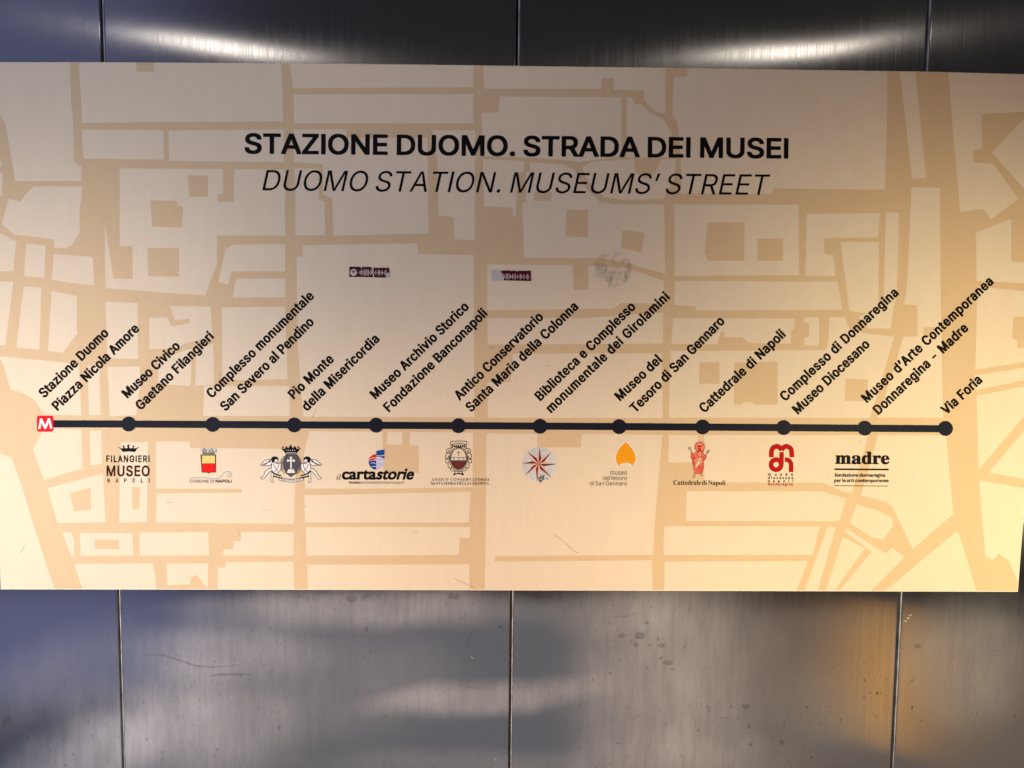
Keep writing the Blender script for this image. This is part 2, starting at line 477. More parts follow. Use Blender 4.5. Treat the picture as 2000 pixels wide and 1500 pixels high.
# ------------------------------------------------------------------ letter outlines (cap height = 1000)
GLYPHS = {
 'cond': {
  '-': '628|135,344 109,353 101,375 101,486 106,505 121,515 486,518 510,513 522,500 525,375 520,356 505,346',
  'A': '664|1,1 -13,3 -28,13 -33,32 -31,61 224,982 231,992 258,1000 421,997 436,987 443,965 692,71 698,44 695,18 682,5 658,0 529,0 500,8 490,23 426,257 243,259 236,255 170,13 155,3 138,0|286,435 378,437 332,608',
  'B': '632|61,1 35,10 26,35 29,982 37,992 64,1000 366,1000 433,990 464,980 519,947 558,906 584,857 604,785 609,687 601,634 577,572 539,524 575,488 601,450 616,418 631,363 635,327 635,241 623,176 608,135 577,84 549,56 487,20 445,8 390,0|232,176 351,178 390,193 417,222 434,267 434,303 429,327 406,374 368,409 339,420 231,418|232,594 332,595 371,619 388,641 405,685 408,728 395,771 381,793 359,812 330,822 231,821',
  'C': '707|318,-11 236,8 171,44 127,83 75,155 49,207 29,260 7,359 -2,466 0,579 17,689 39,766 70,836 119,906 176,958 239,992 308,1009 411,1012 481,999 546,971 591,938 626,900 654,860 685,795 710,699 709,653 701,643 675,636 529,639 517,645 510,657 493,716 477,749 458,776 424,807 390,824 368,829 335,817 305,797 277,769 244,718 224,668 206,591 201,541 204,428 217,356 238,294 267,243 296,209 337,181 371,170 416,188 451,215 489,272 514,351 529,361 692,361 709,347 712,313 697,241 676,181 632,106 586,58 543,27 476,-2 421,-12',
  'D': '696|61,1 35,10 26,35 29,982 37,992 64,1000 342,1000 418,990 474,973 550,926 603,868 647,790 679,689 695,577 695,426 679,313 649,217 623,164 588,114 534,63 500,41 452,20 351,0|232,176 287,175 335,183 371,197 408,224 436,258 462,306 484,375 491,423 491,579 479,646 457,706 433,748 399,784 363,807 311,822 236,823 230,819',
  'F': '568|61,1 35,10 26,35 26,965 31,984 47,997 66,1000 529,1000 553,995 563,987 568,965 568,855 558,830 529,823 236,823 230,817 231,580 498,578 526,570 534,560 537,543 537,438 533,418 518,406 500,403 232,402 227,18 219,8 193,0',
  'G': '721|318,-11 236,8 174,41 120,90 73,157 41,224 10,344 -2,466 0,579 15,680 39,769 77,850 122,912 174,959 236,992 306,1009 406,1012 457,1005 510,987 563,958 619,908 656,855 688,790 712,697 712,656 704,643 677,636 529,639 510,653 489,718 469,754 444,788 424,805 399,819 368,829 343,821 308,801 275,767 243,716 224,668 206,591 201,541 204,428 217,356 241,288 263,250 306,202 339,180 371,170 402,178 433,197 453,215 486,263 505,313 513,347 512,361 371,362 344,370 336,380 336,517 344,529 371,537 680,537 709,529 719,505 719,354 707,270 680,183 640,112 594,60 548,27 488,1 423,-12',
  'M': '870|61,1 35,10 26,35 26,965 32,988 47,997 64,1000 229,1000 248,997 263,987 435,413 607,987 622,997 641,1000 805,1000 834,992 844,965 844,35 838,12 824,3 807,0 680,0 661,3 646,13 640,35 639,379 526,12 512,3 493,0 375,0 349,8 339,23 227,388 222,18 215,8 188,0',
  'N': '725|61,1 35,10 26,35 26,965 32,987 47,997 66,1000 210,1000 240,989 493,470 497,982 510,995 534,1000 661,1000 689,992 697,982 700,965 700,35 695,13 680,3 661,0 514,0 485,11 231,527 227,18 219,8 193,0',
  'P': '616|61,1 35,10 26,35 29,982 37,992 64,1000 359,1000 416,993 459,980 508,953 554,910 582,867 606,807 623,709 624,632 611,553 594,498 572,454 553,427 506,382 459,358 418,345 368,338 232,337 230,35 226,16 211,4 193,0|232,514 311,513 351,524 387,554 409,598 420,653 420,687 412,733 386,785 366,805 344,817 296,825 236,825 230,821',
  'S': '619|267,-16 205,-7 158,8 108,37 62,80 32,128 10,183 -5,267 -2,303 6,313 32,321 181,318 193,312 201,299 207,258 230,210 263,181 311,163 359,181 397,216 412,243 420,270 419,311 396,354 361,381 164,461 120,488 77,526 46,570 27,615 15,682 15,747 25,809 41,857 76,913 116,954 170,987 222,1004 275,1012 354,1012 406,1004 462,985 503,960 547,920 577,874 599,821 611,761 611,706 603,696 577,688 430,691 414,705 400,761 384,790 347,822 311,834 287,827 262,812 233,778 218,740 221,692 237,663 270,634 311,612 409,577 478,546 531,511 566,476 587,445 611,390 623,318 623,260 613,195 594,140 563,88 515,40 454,5 404,-9 347,-17',
  'T': '621|243,1 217,10 209,35 208,819 203,823 23,823 -4,831 -14,857 -11,982 1,995 25,1000 615,997 630,987 635,968 635,855 627,832 598,823 418,823 413,819 409,18 402,8 375,0',
  'V': '664|260,1 235,8 224,28 -33,944 -33,982 -20,995 4,1000 138,1000 155,997 170,987 335,391 495,987 510,997 526,1000 677,997 695,982 695,936 441,18 433,8 406,0',
  'a': '539|169,-14 119,-2 80,17 40,53 20,80 -2,128 -14,188 -14,277 -6,318 15,368 59,417 131,453 315,490 324,500 321,538 300,582 284,594 267,599 239,584 221,567 186,507 159,499 116,499 73,511 8,540 0,562 3,591 27,649 50,685 94,725 147,755 224,772 313,772 375,759 421,738 465,701 503,637 518,579 523,543 520,18 512,8 486,0 366,0 339,5 272,-14|230,159 251,161 271,174 306,217 324,272 323,314 282,309 236,297 215,285 193,260 185,234 190,200 205,176',
  'b': '588|270,-14 241,-9 203,6 174,0 52,0 25,8 17,20 14,965 20,988 37,997 176,1000 207,990 216,965 217,761 272,772 361,772 411,762 457,740 501,704 537,656 568,589 583,536 597,438 595,294 575,193 539,107 513,68 476,31 418,-2 363,-14|303,162 331,176 366,224 388,289 396,342 393,445 376,514 340,574 306,597 272,577 240,529 223,478 213,404 218,308 238,236 271,183',
  'c': '548|236,-14 176,1 123,30 79,71 41,128 13,200 -5,279 -10,325 -7,459 13,558 39,625 71,676 112,719 143,740 200,765 241,772 335,772 385,762 438,738 464,719 499,685 517,658 544,603 559,548 556,524 550,513 538,507 459,480 385,480 368,490 345,548 313,585 287,597 263,585 243,566 221,531 205,486 194,438 192,342 199,291 217,236 253,180 284,161 303,166 326,183 354,229 368,270 387,283 445,285 536,258 556,246 561,217 546,159 527,116 496,71 453,30 399,1 363,-9 332,-14',
  'd': '588|222,-14 164,1 109,34 79,64 53,100 20,171 0,248 -10,325 -7,464 13,565 37,627 68,680 109,724 135,743 186,764 227,772 318,772 371,761 372,965 380,990 411,1000 553,997 568,987 573,965 570,18 562,8 536,0 416,0 387,7 356,-6 318,-14|281,162 309,176 345,224 364,282 374,354 372,438 354,514 319,574 284,597 251,578 226,543 205,490 192,418 194,320 214,241 247,186',
  'e': '559|241,-14 171,3 131,25 77,73 49,114 13,198 -5,279 -10,325 -7,457 5,529 27,598 61,663 100,710 140,740 195,764 239,772 330,772 387,759 447,728 487,692 520,644 548,574 566,495 571,450 568,330 560,317 534,309 198,309 194,299 212,239 236,198 252,181 294,159 318,169 336,183 354,210 373,254 402,264 464,261 538,237 558,224 563,195 551,147 529,102 500,62 452,22 409,1 373,-9 339,-14|198,476 359,475 364,481 347,534 330,562 304,589 284,598 255,583 229,554 205,505',
  'g': '589|227,-273 155,-256 86,-215 52,-177 20,-121 12,-95 16,-68 102,-5 162,-3 191,-12 217,-55 245,-85 265,-98 291,-102 327,-86 349,-64 366,-30 373,20 318,10 222,10 174,20 128,41 100,62 74,88 49,124 25,171 8,222 -9,327 -7,466 13,565 41,637 79,694 118,730 171,759 229,772 318,772 349,767 382,754 416,763 553,759 568,749 573,728 573,-20 558,-104 539,-150 519,-182 490,-213 457,-237 411,-258 359,-271|281,183 316,200 340,229 364,287 374,349 374,428 367,476 354,517 326,567 299,591 284,597 259,584 240,565 221,536 205,493 192,421 194,327 209,267 242,210',
  'h': '568|49,1 23,10 14,35 15,968 20,988 37,997 179,1000 207,990 216,968 217,761 272,772 356,772 414,759 462,733 490,705 527,641 539,601 552,522 551,32 543,10 514,0 390,0 368,5 356,17 353,35 350,505 342,534 325,568 303,589 287,595 260,578 245,560 229,529 218,495 213,18 205,8 179,0',
  'i': '231|49,1 23,10 14,35 15,730 20,750 37,760 193,760 210,750 216,728 216,32 210,12 193,3|78,809 37,825 20,842 8,865 0,896 0,934 10,975 34,1006 59,1021 88,1026 147,1026 171,1021 206,999 227,960 233,900 222,860 195,825 169,811',
  'l': '224|44,1 18,10 10,35 10,1008 16,1028 32,1038 179,1041 207,1031 216,1006 216,32 210,12 193,3',
  'm': '845|49,1 23,10 14,35 14,728 22,752 52,762 174,763 200,757 260,774 349,774 404,757 447,725 478,748 529,769 560,775 649,775 706,759 758,725 786,689 807,646 827,558 830,35 822,11 793,0 668,0 644,5 631,18 628,522 613,567 598,585 579,597 559,584 540,560 523,507 520,18 507,5 483,0 359,0 329,11 321,35 321,526 306,567 277,595 255,583 238,560 226,536 216,495 213,18 205,8 179,0',
  'n': '567|49,1 23,10 14,35 14,728 20,749 35,759 52,762 174,762 205,753 241,767 272,772 356,772 399,764 447,743 488,707 508,680 534,620 549,548 552,35 546,13 531,3 514,0 392,0 368,5 356,18 350,505 342,534 325,567 304,589 289,595 260,578 246,561 229,529 218,495 213,18 205,8 179,0',
  'o': '575|236,-14 176,1 123,30 79,71 41,128 13,200 -5,279 -10,325 -7,459 13,558 39,625 71,676 112,719 143,740 200,765 241,772 335,772 399,757 452,728 494,689 527,641 558,572 580,474 585,423 585,332 580,284 560,193 536,132 505,82 464,38 433,17 375,-7 332,-14|281,162 294,161 313,173 349,217 373,279 384,344 381,435 361,514 331,567 303,592 287,597 261,584 224,536 205,486 192,414 194,320 212,248 242,193 255,179',
  'p': '588|49,-258 23,-249 14,-224 17,745 30,757 54,763 176,762 207,754 231,764 272,772 359,772 411,762 465,735 513,689 556,618 577,558 597,440 597,320 583,224 563,157 539,107 513,68 465,23 418,-2 361,-14 272,-14 217,-3 216,-224 210,-246 195,-256 179,-259|303,162 331,176 366,224 388,289 396,342 393,445 376,514 340,574 306,597 272,577 240,529 223,478 213,404 218,308 238,236 271,183',
  'r': '359|49,1 23,10 14,35 17,745 25,755 52,762 171,763 198,757 251,772 375,769 390,759 396,740 396,622 390,601 375,591 359,588 291,591 270,582 236,546 218,502 213,18 205,8 179,0',
  's': '506|200,-14 150,-4 104,15 76,34 43,66 25,95 3,145 -7,191 -4,227 13,242 92,264 167,263 184,251 195,212 211,183 239,161 255,158 282,171 299,188 314,222 311,239 296,263 284,273 135,324 85,353 60,375 34,411 15,462 7,510 10,582 22,632 39,668 83,719 112,740 152,759 195,770 308,772 378,755 417,733 448,704 472,670 491,629 506,574 503,546 486,531 414,509 337,509 317,522 297,570 282,589 258,602 231,586 219,572 209,548 212,524 221,507 246,487 385,441 430,417 465,387 486,359 505,315 515,265 515,195 505,145 481,90 452,53 414,22 363,-2 332,-9 301,-14',
  't': '315|188,-6 143,3 101,25 71,56 49,97 36,147 31,200 31,594 -28,600 -42,610 -48,629 -45,745 -28,759 30,764 34,910 42,923 68,930 195,930 223,922 232,898 234,764 320,759 335,749 340,730 341,632 335,610 320,600 303,597 239,597 233,594 233,198 238,176 246,168 301,170 318,167 333,157 352,52 350,23 342,10 308,-2 277,-7',
  'u': '568|212,-9 162,1 102,34 61,83 32,150 19,210 14,270 17,745 30,757 54,763 179,762 205,755 213,745 216,272 224,234 238,203 260,178 279,168 303,182 328,212 350,275 356,745 363,755 390,762 531,759 546,749 552,728 548,18 541,8 514,0 392,0 361,9 332,-2 289,-9',
  'v': '539|203,1 179,8 169,20 -28,697 -34,723 -30,745 -18,757 6,763 138,762 168,752 270,397 371,750 385,759 404,763 550,759 568,745 568,701 369,18 361,8 335,0',
  'z': '527|35,1 11,8 3,20 3,140 264,584 258,588 49,588 20,595 13,606 10,622 10,728 15,749 30,759 49,763 478,763 507,755 518,730 515,618 261,179 267,175 488,175 517,167 524,157 528,140 528,35 522,13 507,3 488,0',
  '’': '245|49,581 35,583 20,594 14,632 59,984 74,996 92,1000 227,1000 251,995 263,982 266,951 190,596 175,584 157,580',
 },
 'bold': {
  '.': '335|131,-6 85,17 56,61 50,88 50,131 58,167 89,207 119,225 143,230 200,230 222,225 252,207 282,167 290,128 290,90 282,56 258,19 224,-2 205,-7',
  'A': '857|8,1 -7,16 -6,61 323,984 330,994 342,1000 519,997 534,975 860,68 866,42 863,13 855,4 843,0 689,0 675,6 582,258 277,259 271,255 191,20 182,6 167,0|335,435 520,435 426,715',
  'D': '897|88,1 73,13 70,32 70,968 73,987 80,996 92,1000 476,997 567,980 661,939 715,900 751,865 781,824 827,735 851,644 863,536 858,404 839,303 817,243 791,193 741,126 688,80 616,40 555,17 445,0|263,176 411,178 457,185 507,200 555,226 597,263 625,301 649,351 667,411 674,469 671,560 656,629 630,692 604,730 561,771 510,800 459,815 411,822 267,823 262,819',
  'E': '748|88,1 73,13 70,32 70,968 73,987 80,996 92,1000 680,1000 692,996 699,987 703,970 703,855 699,836 685,823 263,821 263,594 656,592 671,579 674,562 674,450 670,430 653,417 263,416 261,181 267,175 689,174 704,162 707,145 704,13 697,4 685,0',
  'F': '732|88,1 73,13 70,32 70,968 73,987 80,996 92,1000 675,1000 687,996 695,987 698,970 698,855 695,836 680,823 263,821 263,580 639,577 654,565 657,548 655,418 649,409 634,403 263,402 258,13 241,0',
  'G': '929|418,-11 332,5 299,17 239,49 193,82 152,122 109,183 70,263 46,354 34,452 38,601 63,716 94,790 154,879 204,927 239,951 289,978 361,1002 433,1012 562,1007 644,985 699,959 757,918 796,879 841,814 870,749 885,687 882,649 865,636 704,638 691,651 664,716 638,752 584,798 536,819 464,830 423,822 366,798 325,767 276,709 248,649 230,586 223,522 226,445 238,380 262,318 295,265 337,223 385,192 433,176 498,170 546,181 582,195 623,224 647,248 673,287 698,359 692,362 490,362 476,368 468,392 468,507 476,531 490,537 879,534 889,524 892,507 890,335 870,241 843,181 786,102 736,59 661,17 598,-2 536,-12',
  'I': '324|83,1 68,13 65,32 65,970 68,987 85,1000 239,1000 255,987 259,968 259,30 255,13 239,0',
  'L': '702|88,1 73,13 70,32 70,970 73,987 90,1000 241,1000 258,987 261,968 262,179 267,175 665,174 680,162 683,145 683,30 675,6 661,0',
  'M': '1122|88,1 73,13 70,32 70,968 78,994 92,1000 287,1000 306,988 562,315 818,992 836,1000 1030,1000 1044,994 1053,968 1053,32 1044,6 1030,0 886,0 874,4 867,13 862,568 647,13 639,4 627,0 493,0 475,13 258,564 253,13 236,0',
  'N': '935|88,1 73,13 70,32 70,968 78,994 92,1000 260,1000 275,994 673,358 677,987 685,996 697,1000 843,1000 857,994 866,968 866,32 857,6 843,0 675,0 658,8 263,642 259,16 253,6 241,0',
  'O': '953|418,-11 332,5 243,46 180,95 116,174 77,246 48,342 34,454 38,598 56,689 87,773 135,853 193,916 258,961 344,997 435,1012 548,1009 639,987 687,966 730,939 791,886 848,807 884,730 911,620 918,553 918,445 914,394 899,315 870,234 819,147 757,79 680,29 606,1 534,-12|456,171 495,170 553,185 606,214 643,246 676,289 702,342 719,397 729,462 729,538 722,591 704,651 678,706 645,749 586,798 536,819 486,830 438,825 382,806 337,777 297,737 274,704 245,641 230,586 223,522 223,474 233,402 248,351 276,291 305,253 351,212 394,188',
  'P': '794|88,1 73,13 70,32 70,968 73,987 80,996 92,1000 452,1000 526,992 584,975 615,961 665,928 699,894 738,831 757,776 767,716 767,622 752,546 728,488 695,440 665,410 625,382 558,353 466,338 263,337 258,13 241,0|263,514 438,516 493,531 531,556 561,598 576,649 575,694 570,716 551,759 539,773 498,805 447,820 394,825 263,824',
  'R': '802|88,1 73,13 70,32 70,968 73,987 80,996 92,1000 457,1000 512,995 560,985 641,949 693,908 740,836 765,749 770,646 757,567 728,498 683,440 622,394 798,64 801,32 798,13 790,4 778,0 615,0 601,5 411,358 267,360 261,354 258,13 241,0|263,538 428,537 483,547 529,571 558,603 578,663 572,718 561,749 544,773 505,804 452,820 397,825 263,824',
  'S': '798|354,-16 279,-7 215,13 167,37 107,84 70,133 44,193 31,255 35,309 52,321 207,321 222,308 231,265 243,239 276,203 303,185 335,173 382,163 416,163 493,183 537,212 560,239 572,263 578,284 572,313 546,348 496,378 246,456 174,492 138,518 97,562 70,610 55,677 55,754 65,807 92,867 118,903 146,932 188,961 243,987 318,1007 363,1012 447,1012 495,1007 567,987 613,966 658,935 693,900 721,860 743,809 755,730 753,704 747,694 733,688 582,689 567,701 558,740 544,769 517,796 476,819 414,835 349,827 291,798 273,783 252,752 245,728 248,704 258,684 281,661 318,636 380,612 500,580 577,553 627,529 692,484 733,433 757,380 767,325 767,253 755,188 728,131 703,95 670,62 637,39 579,10 507,-9 440,-17',
  'T': '801|323,1 308,13 305,32 304,819 299,823 42,823 30,827 22,836 19,855 22,987 30,996 42,1000 764,999 779,987 782,968 782,853 779,836 771,827 759,823 502,823 497,819 494,16 488,6 476,0',
  'U': '924|402,-14 351,-7 291,10 236,37 188,70 149,109 118,152 94,200 82,236 70,311 73,987 80,996 92,1000 241,1000 258,987 264,325 279,282 293,255 335,211 382,183 416,173 462,167 498,170 536,181 596,216 632,258 659,323 665,987 682,1000 836,999 851,987 854,968 854,306 846,255 827,193 788,126 748,80 704,46 644,15 596,-2 543,-12',
  'Z': '783|54,1 39,13 36,30 39,145 491,819 486,823 52,823 37,836 34,853 34,968 38,989 56,1000 723,1000 735,996 743,987 746,968 743,850 291,179 296,175 735,174 750,162 753,145 753,32 748,11 730,0',
 },
 'reg': {
  '.': '369|167,-7 130,12 109,35 98,63 102,110 114,133 149,162 177,170 213,167 242,152 265,125 276,94 273,53 256,22 229,1 203,-8',
  'A': '942|37,0 37,14 394,995 402,1000 541,999 906,1 776,1 673,279 270,279 262,273 167,2|305,391 634,393 543,652 469,889',
  'C': '1002|484,-12 389,6 306,42 244,85 180,156 136,228 99,327 80,443 80,554 96,658 127,753 176,839 230,901 304,955 384,991 472,1010 549,1013 624,1002 681,986 751,953 800,917 842,875 880,820 914,745 927,689 921,685 803,686 785,738 745,801 686,852 616,883 562,894 490,894 412,875 360,849 296,793 262,745 236,694 209,596 204,549 207,422 223,342 257,262 313,187 386,135 453,111 544,103 634,122 712,165 769,231 803,314 921,315 928,306 906,231 870,161 831,111 772,61 696,19 642,1 562,-13',
  'D': '986|123,0 119,6 120,998 453,1000 523,995 624,971 709,930 756,894 796,854 826,813 870,725 894,642 907,528 902,407 875,291 831,198 780,130 726,84 658,45 596,21 521,5 466,0|247,112 477,114 580,138 624,158 672,193 709,233 746,296 770,368 783,451 783,552 767,647 749,699 703,776 651,826 590,860 528,878 477,886 252,886 246,882',
  'E': '822|123,0 119,6 120,998 730,999 731,893 727,887 247,885 247,562 694,560 698,554 698,456 691,450 247,448 245,118 252,111 733,111 736,105 735,2',
  'G': '1022|484,-12 389,6 314,37 229,98 177,158 127,244 96,337 80,443 80,554 94,650 133,766 172,834 242,912 301,955 389,994 466,1010 544,1013 621,1002 683,984 743,955 795,920 835,882 888,807 914,751 930,689 924,685 803,686 769,758 731,810 681,852 621,880 559,894 487,894 433,883 368,855 313,813 269,758 228,673 209,596 204,549 207,422 226,335 254,267 296,207 329,173 379,140 425,120 469,109 513,103 572,106 658,130 700,154 742,190 780,244 798,286 811,342 814,384 807,390 559,390 556,397 557,500 934,501 938,495 938,350 924,273 893,193 842,118 797,75 735,34 658,3 567,-13',
  'I': '356|118,0 114,6 114,996 120,1000 239,1000 243,994 243,4 236,0',
  'M': '1234|123,0 119,6 120,998 291,1000 299,996 544,368 619,148 688,358 935,996 942,1000 1115,999 1115,2 996,0 990,4 994,845 896,572 674,6 665,0 567,0 559,5 324,598 236,842 240,4 234,0',
  'N': '1028|123,0 119,6 120,998 267,999 694,327 789,160 783,293 783,996 789,1000 908,999 908,2 766,0 757,4 381,596 239,836 245,632 245,4 239,0',
  'O': '1047|482,-12 389,6 306,42 239,91 174,163 125,252 94,350 80,443 80,554 96,660 133,764 187,852 245,913 309,958 384,991 451,1008 547,1013 647,997 740,958 805,912 867,844 917,761 953,652 969,523 966,433 953,345 922,249 878,169 813,93 738,39 660,6 562,-13|504,105 567,106 645,127 705,161 753,207 790,260 818,322 837,394 845,464 845,536 832,629 813,691 785,748 748,798 683,852 629,878 559,894 490,894 435,883 379,860 326,823 277,769 238,699 217,634 204,552 204,446 215,376 241,293 280,226 314,186 368,145 441,114',
  'R': '882|123,0 119,6 120,998 518,997 583,986 658,958 707,925 735,897 772,841 798,761 803,660 785,572 751,507 705,459 618,407 837,1 691,3 484,387 252,388 245,381 245,4 239,0|247,503 495,501 570,518 619,545 641,567 658,596 677,663 677,722 671,753 653,800 630,831 575,868 521,884 459,889 247,888',
  'S': '877|412,-17 345,-10 280,6 213,37 177,62 137,102 104,154 83,211 76,267 203,268 215,218 231,187 286,135 322,117 381,101 430,96 484,98 561,118 611,145 641,172 663,205 677,247 679,278 671,319 655,348 637,367 581,402 503,431 301,489 205,539 150,588 125,627 109,671 101,735 109,797 130,851 165,903 205,939 273,979 322,997 391,1010 472,1013 521,1008 593,989 658,958 699,928 743,878 766,837 783,784 786,743 665,742 638,815 606,850 580,867 497,897 404,899 360,891 319,875 283,853 256,826 236,792 228,764 225,735 233,691 248,665 275,638 332,605 394,582 603,521 655,498 717,457 751,423 785,368 801,304 801,242 785,174 756,120 713,71 678,45 619,14 549,-8 464,-18',
  'T': '881|381,0 377,6 377,882 371,886 66,887 62,893 62,996 68,1000 815,1000 819,994 819,893 815,887 510,886 504,882 504,4 497,0',
  'U': '1016|464,-15 399,-5 337,14 265,52 226,83 191,120 166,156 140,211 119,306 119,996 125,1000 236,1000 243,996 243,350 251,286 267,239 301,186 337,153 368,133 446,106 528,101 596,112 658,138 718,190 749,239 770,319 770,996 776,1000 893,1000 897,994 897,301 873,203 849,156 814,107 770,66 717,32 665,9 606,-8 547,-16',
  'a': '764|273,-15 231,-7 167,19 128,47 94,87 68,143 60,190 60,234 74,294 94,330 125,362 190,397 293,424 477,447 521,461 540,487 537,549 524,583 495,617 466,635 417,648 350,648 286,630 233,593 195,539 89,569 83,578 109,629 151,677 193,707 234,728 286,744 350,755 412,754 487,741 549,715 605,671 640,614 654,572 661,516 661,4 655,0 544,1 539,100 482,36 438,9 355,-15|297,92 371,91 410,99 451,117 501,159 526,200 540,247 539,367 464,346 280,317 231,296 202,273 187,247 181,224 181,187 192,154 211,129 239,109',
  'b': '833|415,-15 358,-2 304,29 282,48 226,116 220,110 218,1 110,0 104,4 103,994 107,1000 216,1000 222,996 224,629 235,632 296,705 363,743 420,755 479,754 526,747 603,715 661,671 710,606 746,523 765,425 765,314 749,226 710,133 677,87 640,49 598,21 516,-10 479,-16|398,94 461,93 490,99 523,112 561,138 588,168 612,208 630,257 643,329 643,412 638,451 622,510 604,549 576,588 539,619 492,640 443,648 384,643 350,632 311,609 283,581 244,513 222,417 222,329 228,291 246,224 264,187 282,161 324,122 353,107',
  'c': '777|371,-15 304,-2 252,19 195,57 143,112 104,180 83,236 67,332 67,404 80,490 102,554 143,627 195,682 234,710 304,741 373,754 441,754 534,733 583,710 619,685 674,624 700,575 708,544 596,516 573,565 544,599 497,630 443,646 399,649 358,643 304,622 270,597 236,554 213,508 197,451 189,389 191,317 218,218 255,158 290,125 345,99 397,90 469,99 528,127 568,167 598,228 704,203 711,198 689,141 658,93 621,57 583,29 490,-8 441,-15',
  'd': '833|350,-15 273,3 210,37 153,92 107,167 80,244 67,335 70,438 96,549 130,616 182,679 253,727 335,752 417,754 490,736 544,700 601,629 608,629 610,996 616,1000 727,1000 731,994 731,4 725,0 617,1 615,110 609,116 601,113 566,63 540,37 497,8 435,-13|367,94 433,93 474,104 514,125 548,156 588,226 605,283 612,342 612,402 605,461 591,510 570,554 530,603 495,627 461,640 412,648 368,646 319,632 280,609 251,580 213,513 199,469 189,397 197,286 226,200 251,161 292,123 322,107',
  'e': '793|376,-15 306,-2 239,27 182,67 133,125 96,195 78,257 67,329 67,404 78,477 102,554 135,616 186,676 236,712 301,741 371,754 433,754 503,741 575,710 614,682 658,635 689,583 718,500 729,420 729,340 722,333 190,332 191,293 202,244 241,169 286,127 348,99 394,91 441,91 513,109 547,130 571,154 603,206 714,177 694,125 672,92 637,57 593,27 541,3 490,-10 451,-16|190,435 601,434 606,438 599,484 583,531 559,573 532,603 503,625 466,640 422,648 386,649 311,630 253,588 231,559 207,516 194,472',
  'h': '805|107,0 103,6 104,996 110,1000 218,1000 222,994 224,625 266,683 309,718 373,746 420,755 510,749 572,728 629,687 671,627 689,578 700,516 700,4 694,0 588,0 582,4 581,482 565,552 543,590 503,625 451,643 391,646 335,632 291,607 257,570 233,521 222,451 222,4 216,0',
  'i': '327|107,0 103,6 104,740 110,744 218,744 222,738 222,4 216,0|143,872 114,885 91,911 80,947 83,970 101,1001 125,1020 151,1028 190,1025 217,1012 234,994 248,960 245,926 226,895 205,879 182,871',
  'l': '317|97,0 93,6 93,1040 99,1044 218,1044 222,1037 222,4 216,0',
  'm': '1197|107,0 103,6 105,743 218,742 221,618 260,679 290,709 342,741 402,757 477,754 536,731 588,682 624,615 659,671 701,709 758,741 823,757 890,757 947,743 1002,714 1045,671 1074,619 1093,536 1091,1 981,0 974,4 974,510 969,547 955,583 934,610 888,637 841,649 784,646 738,630 695,596 673,561 659,505 659,4 652,0 539,1 534,549 510,596 472,630 428,646 373,649 322,635 275,605 246,567 228,516 222,472 222,4 216,0',
  'n': '805|107,0 103,6 105,742 218,742 221,620 253,668 291,705 337,733 384,749 420,755 510,749 554,736 598,712 641,673 661,645 679,609 698,536 699,2 588,0 582,4 581,482 565,552 543,590 503,625 451,643 391,646 335,632 291,607 257,570 233,521 222,451 222,4 216,0',
  'o': '815|371,-15 304,-2 252,19 195,57 143,112 104,180 83,236 67,332 67,404 80,490 102,554 143,627 195,682 234,710 304,741 373,754 441,754 503,743 578,712 624,679 676,621 715,552 736,484 747,422 747,317 731,231 706,167 671,109 624,60 578,27 503,-4 441,-15|390,92 420,91 479,102 513,117 553,149 588,198 606,239 620,288 628,360 625,415 612,482 598,519 572,565 534,607 508,625 469,640 415,649 373,646 329,635 288,612 261,588 236,554 213,508 197,451 189,389 197,283 215,224 238,180 275,137 311,112 345,99',
  'p': '833|107,-279 103,-273 104,740 110,744 218,743 220,634 226,628 235,632 296,705 363,743 417,754 477,755 526,747 567,733 617,707 679,650 710,606 746,523 762,448 767,363 760,275 731,174 689,101 638,48 567,6 482,-15 399,-13 337,8 298,34 269,63 231,115 224,115 222,-275 216,-279|398,94 461,93 490,99 523,112 561,138 588,168 612,208 630,257 643,329 643,412 638,451 622,510 604,549 576,588 539,619 492,640 443,648 384,643 350,632 311,609 283,581 244,513 222,417 222,329 228,291 246,224 264,187 282,161 324,122 353,107',
  'r': '509|107,0 103,6 104,740 110,744 218,743 224,631 262,690 322,734 389,754 474,754 478,748 477,635 407,641 332,627 280,597 241,547 228,510 222,469 222,4 216,0',
  's': '717|317,-15 229,3 187,21 143,52 96,110 81,143 71,184 182,208 208,153 249,114 306,93 391,91 459,109 506,146 524,182 527,208 521,234 497,269 453,294 239,350 161,391 128,424 104,466 93,508 93,567 104,609 125,648 167,692 200,715 270,743 311,752 425,752 495,733 559,695 609,634 634,570 528,545 503,591 464,630 404,651 332,651 270,630 234,602 215,562 215,526 220,508 239,481 280,456 492,400 547,377 584,353 616,320 640,275 651,221 648,177 637,136 616,96 588,62 539,27 487,3 433,-10 394,-16',
  't': '447|298,-7 247,3 193,32 164,60 140,102 127,172 126,640 13,647 15,743 126,748 127,919 130,925 247,923 250,745 394,744 400,740 399,645 255,643 248,640 251,151 267,119 286,107 317,98 397,102 418,6 363,-8',
  'u': '805|332,-10 252,9 198,39 173,61 143,102 117,161 103,242 104,740 110,744 216,744 222,740 222,278 228,231 239,194 261,156 304,120 345,103 407,98 469,112 511,136 547,174 570,221 581,280 582,740 588,744 696,744 700,738 700,4 694,0 588,2 585,129 540,63 482,19 415,-5',
  'v': '764|322,0 37,742 159,744 167,740 330,291 384,120 440,306 598,743 727,743 446,4 438,0',
  '’': '347|105,626 106,660 161,998 293,999 194,629',
 },
 'hum': {
